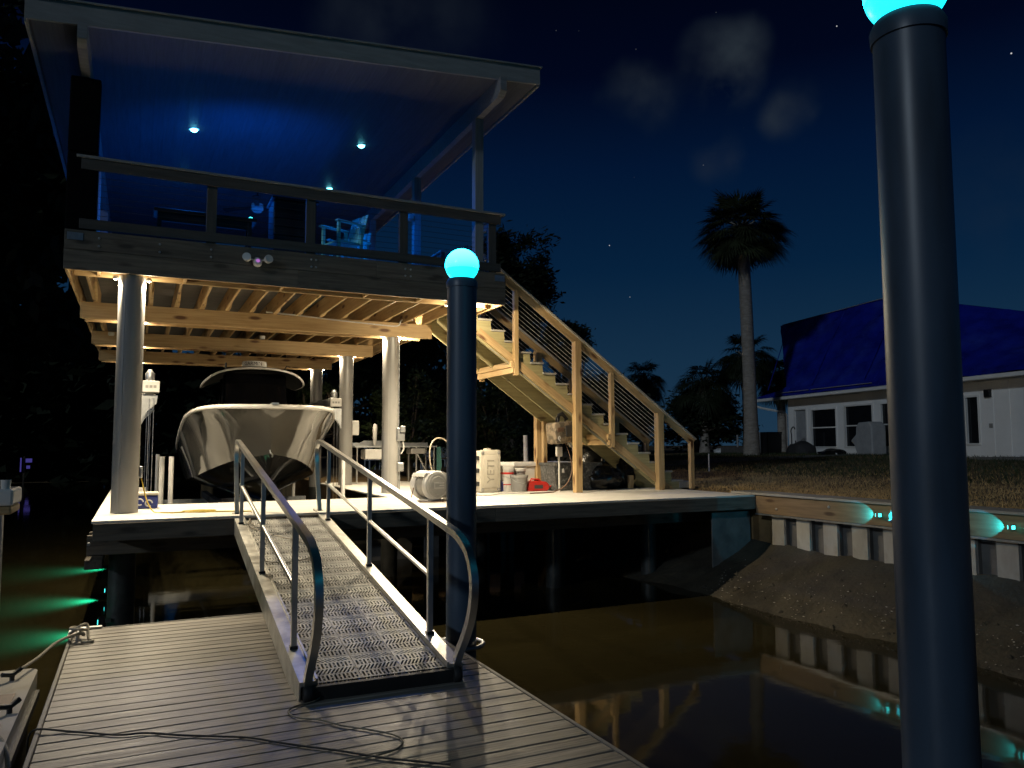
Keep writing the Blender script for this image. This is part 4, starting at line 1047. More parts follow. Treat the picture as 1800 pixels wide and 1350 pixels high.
mb = MB(); mb.tube([(.55, 4.3, 4.0), (.62, 4.25, 4.12), (.70, 4.28, 4.10)], .012, 6); mb.build('light_arm', 'black_plastic', bt, BT)
mb = MB(); mb.tube([(-.62, 4.25, 3.98), (-.62, 4.25, 4.15)], .02, 6); mb.build('antenna_mount', 'black_plastic', bt, BT)

# ------------------------------------------------------------------ boat lift
lf = thing('boat_lift', 'galvanised boat lift with drive boxes, cables, cradle and guide posts', 'boat lift', (2.1, 16, DZ))
for side, x, ys in (('L', XL, (14.46, 18.0)), ('R', XR, (18.0,))):
    s = 1 if side == 'L' else -1
    for y in ys:
        cxx = x+s*.31
        mb = MB(); mb.rbox(cxx-.13, cxx+.13, y-.34, y-.02, 3.10, 3.29, .012); dr = mb.build('drive_box', 'white_plastic', lf)
        for k in range(3):
            mb = MB(); mb.box(cxx-.085+.06*k, cxx-.04+.06*k, y-.3435, y-.341, 3.17, 3.215); mb.build('decal', 'grey_plastic', dr)
        mb = MB(); mb.lathe([(.06, 3.29), (.075, 3.33), (.075, 3.42), (.05, 3.45), (.025, 3.49)], 16, Matrix.Translation((cxx-.02, y-.18, 0))); mb.build('motor', 'galvanised', lf, smooth=40)
        mb = MB(); xa, xb = x+s*.16, cxx+s*.11
        mb.prism([(xa, 3.06), (xb, 3.06), (xb-s*.02, 2.92), (xa+s*.10, 2.78), (xa, 2.60)], 'y', y-.24, y-.12); mb.build('bracket', 'galvanised', lf)
        for k, dx in enumerate((-.02, .05)):
            mb = MB(); mb.tube([(cxx+dx, y-.26, 3.0), (cxx+dx, y-.26, .6)], .006, 5); mb.build('cable', 'steel_cable', lf)
for x, s in ((XL, 1), (XR, -1)):
    xc = x+s*.30
    mb = MB(); mb.box(xc-.06, xc+.06, 14.5 if s > 0 else 18.02, 21.3, 3.30, 3.315); mb.box(xc-.006, xc+.006, 14.5 if s > 0 else 18.02, 21.3, 3.12, 3.30); mb.box(xc-.06, xc+.06, 14.5 if s > 0 else 18.02, 21.3, 3.105, 3.12); mb.build('top_beam', 'galvanised', lf)
for y in (15.6, 20.2):
    mb = MB(); mb.box(.35, 3.9, y-.06, y+.06, .72, .94); mb.build('cradle_beam', 'galvanised', lf)
for x in (1.55, 2.75):
    bx('bunk', x-.06, x+.06, 15.0, 21.0, .945, 1.09, 'fabric_dark', lf)
for (x, y) in ((.42, 15.6), (.58, 15.6), (3.75, 15.6), (3.6, 20.2), (.45, 20.2)):
    mb = MB(); mb.tube([(x, y, .8), (x, y, 2.02)], .045, 12); mb.build('guide_post', 'white_plastic', lf, smooth=50)

# ================================================================== THINGS ON THE DECK
# hose reel
rx, ry = 4.42, 12.12
hr = thing('hose_reel', 'white hose reel on the deck left of the middle piling', 'hose reel', (rx, ry, DZ))
HF = Matrix.Translation((rx, ry, DZ)) @ Matrix.Rotation(R(14), 4, 'Z')
AX = Matrix.Rotation(PI/2, 4, 'X')
mb = MB(); mb.lathe([(.225, -.02), (.24, .0), (.24, .06), (.22, .09), (.19, .095)], 40, Matrix.Translation((-.06, -.10, .255)) @ AX); mb.build('drum_cover', 'white_plastic', hr, HF, smooth=40)
mb = MB(); mb.lathe([(.188, .096), (.186, .104), (.15, .105), (.145, .112), (.0, .113)], 40, Matrix.Translation((-.06, -.10, .255)) @ AX); mb.build('face_plate', 'reel_grey', hr, HF, smooth=30)
mb = MB(); mb.rbox(-.14, .06, -.222, -.214, .285, .305, .003); mb.rbox(-.14, -.118, -.222, -.214, .21, .305, .003); mb.rbox(-.14, .06, -.222, -.214, .205, .225, .003); mb.rbox(-.04, .06, -.222, -.214, .245, .265, .003); mb.build('emblem', 'white_plastic', hr, HF)
mb = MB(); mb.lathe([(.20, -.26), (.20, .02)], 32, Matrix.Translation((-.06, -.10, .255)) @ AX); mb.build('drum', 'grey_plastic', hr, HF, smooth=40)
mb = MB(); mb.lathe([(.19, -.09), (.24, -.08), (.24, .0), (.225, .03)], 40, Matrix.Translation((-.06, .17, .255)) @ AX); mb.build('rear_cover', 'white_plastic', hr, HF, smooth=40)
mb = MB(); mb.prism([(-.30, .40), (-.27, .455), (.06, .485), (.14, .45), (.24, .31), (.24, .26), (.18, .26), (.10, .40), (-.02, .44), (-.26, .40)], 'y', -.16, .20); mb.build('carry_hood', 'white_plastic', hr, HF)
mb = MB(); mb.rbox(.14, .30, -.05, .12, .06, .24, .02); mb.rbox(.28, .46, -.10, .17, .0, .20, .02); mb.build('mount_arm', 'white_plastic', hr, HF)
mb = MB(); mb.rbox(-.20, .12, -.12, .14, .0, .03, .01); mb.build('base', 'white_plastic', hr, HF)
mb = MB(); mb.tube(catmull([(4.62, 12.2, DZ+.12), (4.52, 12.5, DZ+.5), (4.56, 12.7, DZ+.85), (4.72, 12.85, DZ+1.02), (4.95, 13.0, DZ+1.0), (5.1, 13.0, DZ+.8), (5.15, 13.0, DZ+.4)], 8), .012, 8)
tag(mb.build('hose_lead', 'hose_tan', smooth=60), 'tan hose arching up behind the hose reel', 'hose')
mb = MB(); z = DZ+.012; mb.tube(catmull([(4.05, 12.05, DZ+.22), (3.98, 11.95, z), (4.05, 11.78, z), (4.3, 11.7, z), (4.6, 11.78, z), (4.75, 12.0, z), (4.66, 12.1, z+.05)], 8), .010, 8)
tag(mb.build('reel_hose', 'cord_brown', smooth=60), 'brown hose end looping on the deck before the hose reel', 'hose')
# cooler stood on end
cxx, cyy = 6.12, 13.72
ck = thing('cooler', 'cream hard cooler stood on its end on the deck', 'cooler', (cxx, cyy, DZ))
CF = Matrix.Translation((cxx, cyy, DZ)) @ Matrix.Rotation(R(9), 4, 'Z')
mb = MB(); mb.rbox(-.22, .22, -.01, .44, .012, .80, .035); mb.build('body', 'cream', ck, CF, smooth=35)
mb = MB(); mb.rbox(-.235, .235, -.085, -.012, .0, .815, .03); lid = mb.build('lid', 'cream', ck, CF, smooth=35)
mb = MB(); mb.rbox(-.16, .16, -.094, -.082, .09, .73, .012); mb.build('lid_panel', 'cream', lid, CF, smooth=35)
for x in (-.185, .185):
    for z in (.055, .76):
        mb = MB(); mb.lathe([(.034, 0), (.034, .010), (.026, .013)], 18, Matrix.Translation((x, -.084, z)) @ AX); mb.build('foot_pad', 'grey_plastic', ck, CF, smooth=40)
for z in (.17, .42, .66):
    mb = MB(); mb.rbox(-.252, -.215, -.05, .05, z-.04, z+.04, .01); mb.build('latch', 'black_rubber', ck, CF)
mb = MB(); mb.rbox(-.06, .06, .0, .10, .80, .845, .015); mb.build('handle', 'cream', ck, CF)
mesh_obj('lettering', text_mesh('YETI', .235, .004, 'text_cream'), None, lid, CF @ Matrix.Translation((0, -.096, .41)) @ Matrix.Rotation(PI/2, 4, 'X') @ Matrix.Rotation(PI/2, 4, 'Z'))
# buckets
def bucket(x, y, r0, r1, h, m, label, lid=None, band=None):
    t = thing('bucket', label, 'bucket', (x, y, DZ)); T = Matrix.Translation((x, y, DZ+.004))
    mb = MB(); mb.lathe([(r0, 0), (r1, h*.86), (r1+.012, h*.87), (r1+.012, h*.92), (r1, h*.93), (r1, h)], 28, T, cap=False); mb.lathe([(r0, 0), (.001, .002)], 28, T); mb.build('body', m, t, smooth=35)
    if lid: mb = MB(); mb.lathe([(r1+.012, h-.03), (r1+.014, h+.012), (r1-.01, h+.016), (.001, h+.010)], 28, T); mb.build('lid', lid, t, smooth=35)
    for k, (za, zb, bm_) in enumerate(band or ()):
        ra = r0+(r1-r0)*za/h*1.12+.002; rb = r0+(r1-r0)*zb/h*1.12+.002
        mb = MB(); mb.lathe([(ra, za), (rb, zb)], 28, T, cap=False); mb.build('printed_band', bm_, t, smooth=35)
    mb = MB(); mb.tube([(x-r1-.012, y, DZ+h*.88), (x-r1*.8, y-r1*.7, DZ+h*.66), (x, y-r1-.02, DZ+h*.55), (x+r1*.8, y-r1*.7, DZ+h*.66), (x+r1+.012, y, DZ+h*.88)], .004, 5); mb.build('bail', 'steel_cable', t)
bucket(6.62, 13.95, .135, .150, .46, 'white_plastic', 'white bucket with red print and lid beside the cooler', 'white_plastic', ((.12, .14, 'red_plastic'), (.33, .37, 'red_plastic')))
bucket(6.78, 13.72, .150, .165, .30, 'grey_plastic', 'grey low bucket in front of the white bucket', 'grey_plastic')
bucket(6.93, 14.05, .12, .135, .42, 'grey_plastic', 'slim grey bucket with a pale lid behind the low grey one', 'white_plastic')
mb = MB(); mb.lathe([(.075, 0), (.085, .01), (.085, .17), (.06, .20), (.03, .21)], 20, Matrix.Translation((6.43, 13.9, DZ+.004)))
tag(mb.build('blue_jug', 'blue_plastic', smooth=40), 'small blue jug between the cooler and the buckets', 'jug')
# fuel can
gc = thing('fuel_can', 'red plastic fuel can on the deck before the white tote', 'fuel can', (7.17, 13.75, DZ)); T = Matrix.Translation((7.17, 13.75, DZ)) @ Matrix.Rotation(R(-8), 4, 'Z')
mb = MB(); mb.prism([(-.20, .0), (.20, .0), (.235, .04), (.235, .13), (.17, .185), (-.10, .20), (-.20, .16), (-.225, .04)], 'y', -.13, .13); o = mb.build('tank', 'red_plastic', gc, T)
md = o.modifiers.new('round', 'BEVEL'); md.width = .022; md.segments = 3
mb = MB(); mb.tube([(-.12, 0, .19), (-.10, 0, .235), (.06, 0, .225), (.09, 0, .18)], .018, 8); mb.build('handle', 'red_plastic', gc, T, smooth=50)
mb = MB(); mb.lathe([(.04, .18), (.045, .19), (.045, .225), (.03, .235)], 16, Matrix.Translation((.03, .06, 0))); mb.build('cap', 'black_plastic', gc, T, smooth=40)
mb = MB(); mb.rbox(-.08, .10, -.137, -.128, .05, .12, .004); mb.build('label_plate', 'text_dark', gc, T)
mb = MB(); mb.tube([(.20, -.02, .10), (.28, -.03, .07), (.31, -.03, .10)], .014, 8); mb.build('spout', 'red_plastic', gc, T, smooth=50)
# totes
wt = thing('storage_tote', 'large white storage tote behind the buckets under the stairs', 'tote', (7.75, 14.75, DZ))
mb = MB(); mb.prism([(-.62, 0), (.62, 0), (.68, .46), (-.68, .46)], 'y', -.30, .30, M=Matrix.Translation((7.75, 14.8, DZ+.004))); mb.build('tub', 'white_plastic', wt)
mb = MB(); mb.rbox(7.75-.74, 7.75+.74, 14.44, 15.16, DZ+.465, DZ+.55, .02); mb.build('lid', 'white_plastic', wt)
for x in (7.25, 7.55, 7.95, 8.25):
    mb = MB(); mb.box(x-.02, x+.02, 14.485, 14.51, DZ+.03, DZ+.44); mb.build('rib', 'white_plastic', wt)
gt = thing('storage_tote', 'scuffed dark grey tote between the stair posts', 'tote', (7.95, 13.75, DZ))
mb = MB(); mb.prism([(-.50, 0), (.50, 0), (.54, .48), (-.54, .48)], 'y', -.30, .30, M=Matrix.Translation((7.98, 13.78, DZ+.004))); mb.build('tub', 'tote_dark', gt)
mb = MB(); mb.rbox(7.42, 8.54, 13.44, 14.12, DZ+.485, DZ+.55, .02); mb.build('lid', 'tote_dark', gt)
for z in (.16, .30): 
    mb = MB(); mb.box(7.48, 8.48, 13.455, 13.48, DZ+z, DZ+z+.03); mb.build('rib', 'tote_dark', gt)
mb = MB(); mb.prism([(-.03, 0), (.03, 0), (.022, .06), (.008, .09), (-.02, .07)], 'y', 0, .004, M=Matrix.Translation((7.62, 13.445, DZ+.36))); mb.build('sticker', 'text_white', gt)
# rubbish bags
def bag(x, y, z, rx_, ry_, rz_, seed, label):
    bm = bmesh.new(); bmesh.ops.create_icosphere(bm, subdivisions=4, radius=1)
    for v in bm.verts:
        d = v.co.copy(); n = noise.fractal(d*1.6+Vector((seed, 0, 0)), 1, 2, 4)*.16 + abs(noise.noise(d*4+Vector((0, seed, 0))))*.10
        v.co = Vector((d.x*rx_, d.y*ry_, d.z*rz_))*(1+n)
        if v.co.z < -rz_*.72: v.co.z = -rz_*.72
    me = bpy.data.meshes.new('rubbish_bag'); bm.to_mesh(me); bm.free()
    me.polygons.foreach_set('use_smooth', [True]*len(me.polygons))
    t = thing('rubbish_bag', label, 'bag', (x, y, z), 0, 'black bags heaped under the stairs')
    T = Matrix.Translation((x, y, z+rz_*.72)); mesh_obj('sack', me, 'bag_black', t, T)
    mb = MB(); mb.tube([(0, 0, rz_*.9), (.02, .01, rz_*1.08), (.06, .02, rz_*1.25)], [.05, .03, .06], 10); mb.build('tied_neck', 'bag_black', t, T, smooth=60)
bag(8.62, 13.62, DZ+.005, .42, .32, .30, 1, 'black rubbish bag sitting lowest in front under the stairs')
bag(8.75, 14.05, DZ+.20, .48, .34, .40, 2, 'black rubbish bag on top of the heap under the stairs')
bag(9.22, 13.95, DZ+.005, .42, .36, .44, 3, 'black rubbish bag at the right end of the heap under the stairs')
# camouflage bag on the post
cp = thing('camo_bag', 'camouflage power tool bag hung beside the stair post', 'bag', (7.40, 13.15, 2.5)); T = Matrix.Translation((7.36, 13.05, 2.45)) @ Matrix.Rotation(R(12), 4, 'Z') @ Matrix.Rotation(R(-5), 4, 'Y')
mb = MB(); mb.rbox(-.27, .27, -.15, .15, -.21, .20, .045); mb.build('body', 'camo', cp, T, smooth=35)
mb = MB(); mb.rbox(-.02, .20, -.168, -.148, -.09, .13, .012); mb.build('front_pocket', 'fabric_dark', cp, T)
mb = MB(); mb.rbox(-.225, -.07, -.16, -.149, .02, .10, .006); mb.build('orange_patch', 'cord_brown', cp, T)
mb = MB(); mb.tube(catmull([(-.12, 0, .19), (-.10, -.02, .30), (.0, -.04, .33), (.10, -.02, .29), (.12, 0, .19)], 6), .016, 8); mb.build('carry_handle', 'black_plastic', cp, T, smooth=60)
mb = MB(); mb.tube([(-.06, .0, .2), (-.03, .0, .34), (.05, .0, .36), (.16, -.02, .24)], [.03, .035, .04, .03], 8); mb.build('tool_grip', 'black_plastic', cp, T, smooth=60)
mb = MB(); mb.rbox(.25, .33, -.10, .12, -.20, .12, .02); mb.build('side_pocket', 'fabric_dark', cp, T)
mb = MB(); mb.tube([(.18, -.05, -.20), (.22, -.07, -.42)], .012, 6); mb.tube([(.12, -.05, -.20), (.16, -.07, -.30)], .009, 6); mb.build('strap_end', 'white_plastic', cp, T)
mb = MB(); mb.tube(catmull([(-.20, -.155, -.14), (-.22, -.156, -.10), (-.19, -.157, -.06), (-.17, -.156, -.10), (-.20, -.155, -.13), (-.17, -.155, -.155)], 5), .008, 6); mb.build('white_mark', 'text_white', cp, T)
# outlet box, conduit and its cord
oc = thing('outlet_box', 'grey weatherproof outlet on conduit below the camouflage bag', 'outlet', (7.44, 13.35, DZ))
mb = MB(); mb.rbox(7.40, 7.52, 13.28, 13.36, 1.98, 2.17, .012); mb.build('box', 'white_plastic', oc)
mb = MB(); mb.tube([(7.46, 13.32, DZ), (7.46, 13.32, 1.98)], .018, 10); mb.build('conduit', 'white_plastic', oc, smooth=50)
mb = MB(); mb.rbox(7.42, 7.50, 13.26, 13.33, 2.18, 2.30, .015); mb.build('plug', 'black_plastic', oc)
mb = MB(); z = DZ+.012; mb.tube(catmull([(7.53, 13.2, 2.25), (7.55, 13.05, 2.0), (7.56, 13.0, 1.7), (7.42, 12.98, 1.45), (7.18, 12.98, 1.33), (6.95, 12.95, z), (6.6, 12.90, z)], 8), .012, 8)
tag(mb.build('extension_cord', 'cord_brown', smooth=60), 'brown extension cord drooping from the camouflage bag to the deck', 'cord')
mb = MB(); mb.tube(catmull([(6.6, 12.9, z), (6.3, 13.0, z), (6.05, 13.05, z), (5.9, 12.9, z), (5.7, 12.8, z), (5.5, 12.9, z), (5.35, 12.8, z), (5.2, 12.75, z)], 8), .009, 6)
tag(mb.build('white_lead', 'cord_white', smooth=60), 'white cord snaking on the deck in front of the cooler', 'cord')
# pvc pipe behind
mb = MB(); mb.tube([(8.5, 16.8, 1.28), (8.48, 16.8, 2.45)], .055, 14); tag(mb.build('pvc_pipe', 'white_plastic', smooth=50), 'white plastic pipe standing upright behind the totes', 'pipe')
mb = MB(); mb.tube([(14.6, 17.4, 1.45), (14.6, 17.4, 1.95)], .02, 10); tag(mb.build('marker_stake', 'white_plastic', smooth=50), 'thin white stake in the lawn right of the stair foot', 'stake')
# fish cleaning table
ft = thing('cleaning_table', 'aluminium fish cleaning table behind the pilings', 'table', (5.7, 18.6, DZ))
bx('table_top', 4.66, 6.72, 18.2, 18.9, DZ+.86, DZ+.90, 'galvanised', ft)
mb = MB(); mb.prism([(4.66, DZ+.9), (5.3, DZ+.9), (5.3, DZ+1.03), (5.05, DZ+1.03), (4.95, DZ+.98), (4.66, DZ+.98)], 'y', 18.88, 18.90); mb.build('splash_board', 'galvanised', ft)
mb = MB(); mb.prism([(5.3, DZ+.9), (6.72, DZ+.9), (6.72, DZ+.98), (5.7, DZ+.98), (5.6, DZ+1.03), (5.3, DZ+1.03)], 'y', 18.88, 18.90); mb.build('splash_board', 'galvanised', ft)
for x in (4.72, 6.2, 6.66):
    for y in (18.25, 18.85): 
        mb = MB(); mb.tube([(x, y, DZ), (x, y, DZ+.86)], .022, 8); mb.build('leg', 'aluminium', ft)
mb = MB(); mb.tube([(6.2, 18.25, DZ+.75), (6.5, 18.25, DZ+.2)], .018, 8); mb.build('brace', 'aluminium', ft)
mb = MB(); mb.rbox(4.9, 5.48, 18.16, 18.6, DZ+.58, DZ+.82, .02); mb.build('drawer', 'white_plastic', ft)
mb = MB(); mb.rbox(6.05, 6.42, 18.2, 18.6, DZ+.70, DZ+.84, .02); mb.build('sink', 'grey_plastic', ft)
for x in (5.22, 5.52):
    mb = MB(); mb.lathe([(.03, 0), (.045, .1), (.055, .35), (.05, .5), (.02, .53)], 14, Matrix.Translation((x, 18.5, DZ+.91)))
    tag(mb.build('fender', 'white_plastic', smooth=50), 'slim white fender standing on the cleaning table, %s of two' % ('left' if x < 5.4 else 'right'), 'fender', 'fenders on the cleaning table')
mb = MB(); mb.prism([(0, 0), (.10, .02), (.13, -.45), (.07, -.75), (.0, -.6)], 'y', 0, .02, M=Matrix.Translation((6.70, 18.15, DZ+.86))); tag(mb.build('towel', 'teal_cloth'), 'teal towel hanging off the cleaning table end', 'towel')
# electrical boxes on the pilings
def jbox(x, y, z, w, h, m, label):
    t = thing('junction_box', label, 'junction box', (x, y, z), 0, 'electrical boxes on the pilings')
    mb = MB(); mb.rbox(x-w/2, x+w/2, y-.06, y+.06, z-h/2, z+h/2, .012); mb.build('enclosure', m, t)
    mb = MB(); mb.rbox(x-w/2+.012, x+w/2-.012, y-.075, y-.06, z-h/2+.02, z+h/2-.02, .006); mb.build('cover', m, t)
    return t
t = jbox(XR+.165, ROWS[1]-.10, 2.42, .17, .26, 'galvanised', 'upper metal box with switches on the conduit of the right-hand piling')
mb = MB(); mb.rbox(XR+.14, XR+.24, ROWS[1]-.22, ROWS[1]-.17, 2.46, 2.58, .01); mb.build('switch_cover', 'galvanised', t)
mb = MB(); mb.tube(catmull([(XR+.22, ROWS[1]-.12, 2.28), (XR+.23, ROWS[1]-.14, 2.15), (XR+.18, ROWS[1]-.13, 2.05)], 5), .014, 8); mb.build('cable', 'cord_white', t, smooth=60)
t = jbox(XR+.165, ROWS[1]-.10, 1.80, .13, .17, 'galvanised', 'lower small metal box on the conduit of the right-hand piling')
for dx in (.135, .165):
    mb = MB(); mb.tube([(XR+dx, ROWS[1]-.09, DZ), (XR+dx, ROWS[1]-.09, 1.72)], .012, 8); mb.tube([(XR+dx, ROWS[1]-.09, 1.88), (XR+dx, ROWS[1]-.09, 2.29)], .012, 8); mb.build('conduit', 'galvanised', t, smooth=50)
mb = MB(); mb.tube([(XR+.14, ROWS[1]-.09, 2.56), (XR+.14, ROWS[1]-.09, 4.2)], .012, 8); mb.build('conduit', 'galvanised', t, smooth=50)
jbox(XR+.21, ROWS[2]-.05, 2.62, .16, .34, 'white_plastic', 'tall white electrical box on the piling behind the boat bow')
jbox(XL+.19, ROWS[0]+.02, 1.85, .05, .16, 'galvanised', 'small metal outlet low on the front left piling')
# bag/cooler and yellow cord at the left piling
sb = thing('soft_cooler', 'small blue and white box behind the front left piling', 'cooler', (.12, 12.6, DZ))
mb = MB(); mb.rbox(-.02, .30, 12.5, 12.78, DZ+.004, DZ+.19, .02); mb.build('body', 'blue_plastic', sb)
mb = MB(); mb.rbox(-.03, .31, 12.49, 12.79, DZ+.195, DZ+.235, .012); mb.build('lid', 'cream', sb)
for k, (x, z) in enumerate(((.06, .10), (.18, .08))):
    mb = MB(); mb.tube([(x+.045*math.cos(a), 12.497, DZ+z+.045*math.sin(a)) for a in [i*PI/7 for i in range(13)]], .010, 6); mb.build('printed_swirl', 'text_white', sb)
mb = MB(); z = DZ+.010; P = [(.06, 11.95, 1.80), (.10, 11.9, 1.62), (.16, 11.85, 1.42), (.24, 11.75, z), (.38, 11.55, z), (.5, 11.5, z), (.75, 11.62, z), (.95, 11.72, z), (.8, 11.8, z), (.6, 11.68, z), (.85, 11.58, z), (1.02, 11.66, z), (.9, 11.75, z), (.7, 11.72, z), (.62, 11.55, z), (.8, 11.45, z), (1.1, 11.4, z), (1.45, 11.25, z)]
mb.tube(catmull(P, 6), .009, 6); tag(mb.build('yellow_cord', 'hose_yellow', smooth=60), 'yellow cord coiled on the deck by the front left piling', 'cord')

# ================================================================== MOORED BOAT AT THE LEFT
nbt = thing('moored_skiff', 'white boat corner moored at the left of the floating dock', 'boat', (-1.6, 5, WZ))
def rcorner(x0, x1, y0, y1, r, n=6):
    pts = [(x0, y0), (x1, y0)]
    for i in range(n+1): a = PI/2*i/n; pts.append((x1-r+r*math.cos(a), y1-r+r*math.sin(a)))
    pts.append((x0, y1)); return pts
mb = MB(); mb.prism(rcorner(-3.0, -.655, -2, 7.42, .10), 'z', .16, .43); mb.build('gunwale', 'gelcoat', nbt)
mb = MB(); mb.prism(rcorner(-3.0, -.70, -2, 7.36, .10), 'z', -.6, .159); mb.build('hull', 'black_plastic', nbt)
mb = MB(); mb.prism([(-.665, -2), (-.635, -2), (-.635, 7.32), (-.665, 7.32)], 'z', .22, .28); mb.build('rub_strip', 'black_rubber', nbt)
for y in (6.55, 5.85):
    mb = MB(); mb.rbox(-.86, -.73, y-.16, y+.16, .431, .437, .002); mb.build('hatch', 'cord_brown', nbt)
mb = MB(); mb.box(-1.6, -.92, 6.0, 6.95, .431, .436); mb.build('well_cover', 'black_plastic', nbt)
for (x, y) in ((-.80, 7.10), (-.71, 6.25)):
    mb = MB(); mb.tube([(x-.06, y-.05, .49), (x, y, .47), (x+.05, y+.05, .50)], .018, 8); mb.tube([(x, y, .43), (x, y, .475)], .018, 8); mb.build('cleat', 'black_plastic', nbt, smooth=60)
mb = MB(); mb.lathe([(.045, .43), (.042, 1.78)], 16, Matrix.Translation((-.90, 6.75, 0))); mb.build('pole', 'galvanised', nbt, smooth=40)
mb = MB(); mb.rbox(-1.5, -.78, 6.55, 7.0, 1.78, 1.90, .02); mb.build('rod_tray', 'gelcoat', nbt)
mb = MB(); mb.rbox(-1.5, -.79, 6.55, 7.0, 1.72, 1.778, .015); mb.build('tray_trim', 'pine', nbt)
for k in range(6):
    x = -.84-.085*k
    mb = MB(); mb.lathe([(.030, 1.90), (.034, 1.965)], 12, Matrix.Translation((x, 6.62, 0))); mb.build('rod_holder', 'gelcoat', nbt, smooth=40)
mb = MB(); mb.tube(catmull([(-1.2, 5.75, .45), (-.95, 5.85, .46), (-.75, 5.80, .455), (-.64, 5.6, .38), (-.61, 5.4, .18)], 6), .014, 8); tag(mb.build('dock_line', 'rope', smooth=60), 'pale rope end dropping over the moored boat side', 'rope')

# green lamps low on the far side of the dock that light the murky water
def water_lamp(x, y, label, p):
    t = thing('water_lamp', label, 'lamp', (x, y, -.05), 0, 'green lamps shining over the water')
    mb = MB(); mb.rbox(x-.03, x+.05, y-.05, y+.05, -.16, -.04, .015); mb.build('housing', 'black_plastic', t)
    mb = MB(); mb.box(x-.036, x-.031, y-.03, y+.03, -.13, -.08); mb.build('lens', 'lamp_cyan', t)
    mb = MB(); mb.box(x+.04, x+.12, y+.0, y+.05, -.12, -.08); mb.build('bracket', 'galvanised', t)
    lamp('beam', 'SPOT', (x-.06, y, -.09), p, (.01, .75, .75), t, .06, (-1, 0, -.10), 120, 1.0)
water_lamp(-.36, 11.75, 'green lamp low on the front left piling, lighting the nearest water streak', 1000)
water_lamp(-.36, 14.25, 'green lamp low on the second left piling, lighting the middle water streak', 1500)
water_lamp(-.36, 17.75, 'green lamp low on the third left piling, lighting the far water streak', 1300)

# ================================================================== HOUSE
HO = Vector((27.2, 26.8, 1.74)); HR = R(-102.3)
hs = thing('house', 'white single-storey house with a blue tarpaulin roof across the lawn', 'house', HO, HR)
HM = MW[hs.name]          # local x along the front wall to the right, y into the house
HL = 20.0; WH = 2.62
# openings in the front wall: (x0, x1, z0, z1)
OPEN = [(.50, 1.41, .45, 2.03), (1.76, 3.48, .37, 1.97), (4.04, 5.72, .38, 2.02), (6.21, 7.9, .38, 2.02), (10.30, 10.82, .48, 2.02), (12.6, 13.6, .3, 2.2)]
xc = [0]
for o_ in OPEN: xc += [o_[0], o_[1]]
xc.append(HL)
for i in range(len(xc)-1):
    a, b = xc[i], xc[i+1]
    if i % 2 == 0:
        bx('wall_panel', a, b, 0, .15, -.3, WH, 'house_wall', hs, bev=0, F=HM)
    else:
        o_ = OPEN[i//2]
        bx('wall_panel', a, b, 0, .15, -.3, o_[2], 'house_wall', hs, bev=0, F=HM); bx('wall_panel', a, b, 0, .15, o_[3], WH, 'house_wall', hs, bev=0, F=HM)
bx('end_wall', -.0, .15, .151, 9, -.3, WH, 'house_wall', hs, bev=0, F=HM)
bx('end_wall', HL-.15, HL, .151, 9, -.3, WH, 'house_wall', hs, bev=0, F=HM)
bx('back_wall', .151, HL-.151, 8.85, 9, -.3, WH, 'house_wall', hs, bev=0, F=HM)
mb = MB(); mb.prism([(.15, WH), (9, WH), (4.6, 5.2)], 'x', .02, .14); mb.build('gable', 'house_wall', hs, HM)
bx('interior_floor', .16, HL-.16, .16, 8.84, -.1, -.05, 'shingle', hs, bev=0, F=HM)
for k, o_ in enumerate(OPEN):
    x0, x1, z0, z1 = o_
    w = bx('window', x0, x1, .07, .085, z0, z1, 'window_glass' if k else 'cover_grey', hs, bev=0, F=HM)
    if k in (1, 2, 3, 5):
        zm = (z0+z1)/2+.02
        bx('meeting_rail', x0, x1, .035, .069, zm-.025, zm+.025, 'house_trim', w, bev=0, F=HM)
    for (a, b, c, d) in ((x0-.06, x0+.02, z0-.06, z1+.06), (x1-.02, x1+.06, z0-.06, z1+.06)):
        bx('casing', a, b, -.025, .0, c, d, 'house_trim', w, bev=0, F=HM)
    bx('casing', x0+.021, x1-.021, -.022, .0, z1-.01, z1+.06, 'house_trim', w, bev=0, F=HM)
    bx('sill', x0+.021, x1-.021, -.05, .0, z0-.05, z0+.005, 'house_trim', w, bev=0, F=HM)
for k in range(16):      # board grooves at the right of the wall, as thin battens
    x = 8.3+.62*k
    if any(o_[0]-.1 < x < o_[1]+.1 for o_ in OPEN): continue
    bx('batten', x-.012, x+.012, -.012, -.001, -.2, WH-.12, 'house_wall', hs, bev=0, F=HM)
# roof under a blue tarpaulin
def roof_pt(x, v):       # v 0 eave .. 1 ridge
    ridge = 6.62 if x < 4.6 else 6.62-.27*(x-4.6)
    zz = 2.66+(max(ridge, 4.7)-2.66)*v
    yy = -.55+2.6*v
    return yy, zz
mb = MB(); nxr, nvr = 90, 26; V = []; Fs = []
for j in range(nvr+1):
    v = j/nvr
    for i in range(nxr+1):
        u = i/nxr; x0_ = (-2.1+2.5*v/.1) if v < .1 else .4-(v-.1)*4.4; x = x0_+(HL+.8-x0_)*u
        yy, zz = roof_pt(x, v)
        w = .050*noise.noise(Vector((x*.9-v*2.5, v*1.3, 0)))+.045*abs(noise.noise(Vector((x*1.6-v*5, v*1.2, 3))))+.018*noise.noise(Vector((x*6-v*9, v*5, 7)))
        V.append((x, yy-w*1.2, zz+w))
for j in range(nvr):
    for i in range(nxr): a = j*(nxr+1)+i; Fs.append((a, a+1, a+nxr+2, a+nxr+1))
mb.add(V, Fs); tp = mb.build('tarpaulin_roof', 'tarp_blue', hs, HM, smooth=80)
mb = MB(); V = []; Fs = []
for i in range(nxr+1):
    u = i/nxr; x = -3.6+(HL+4.4)*u; yy, zz = roof_pt(x, 1); V += [(x, yy, zz), (x, 9.4, 2.6)]
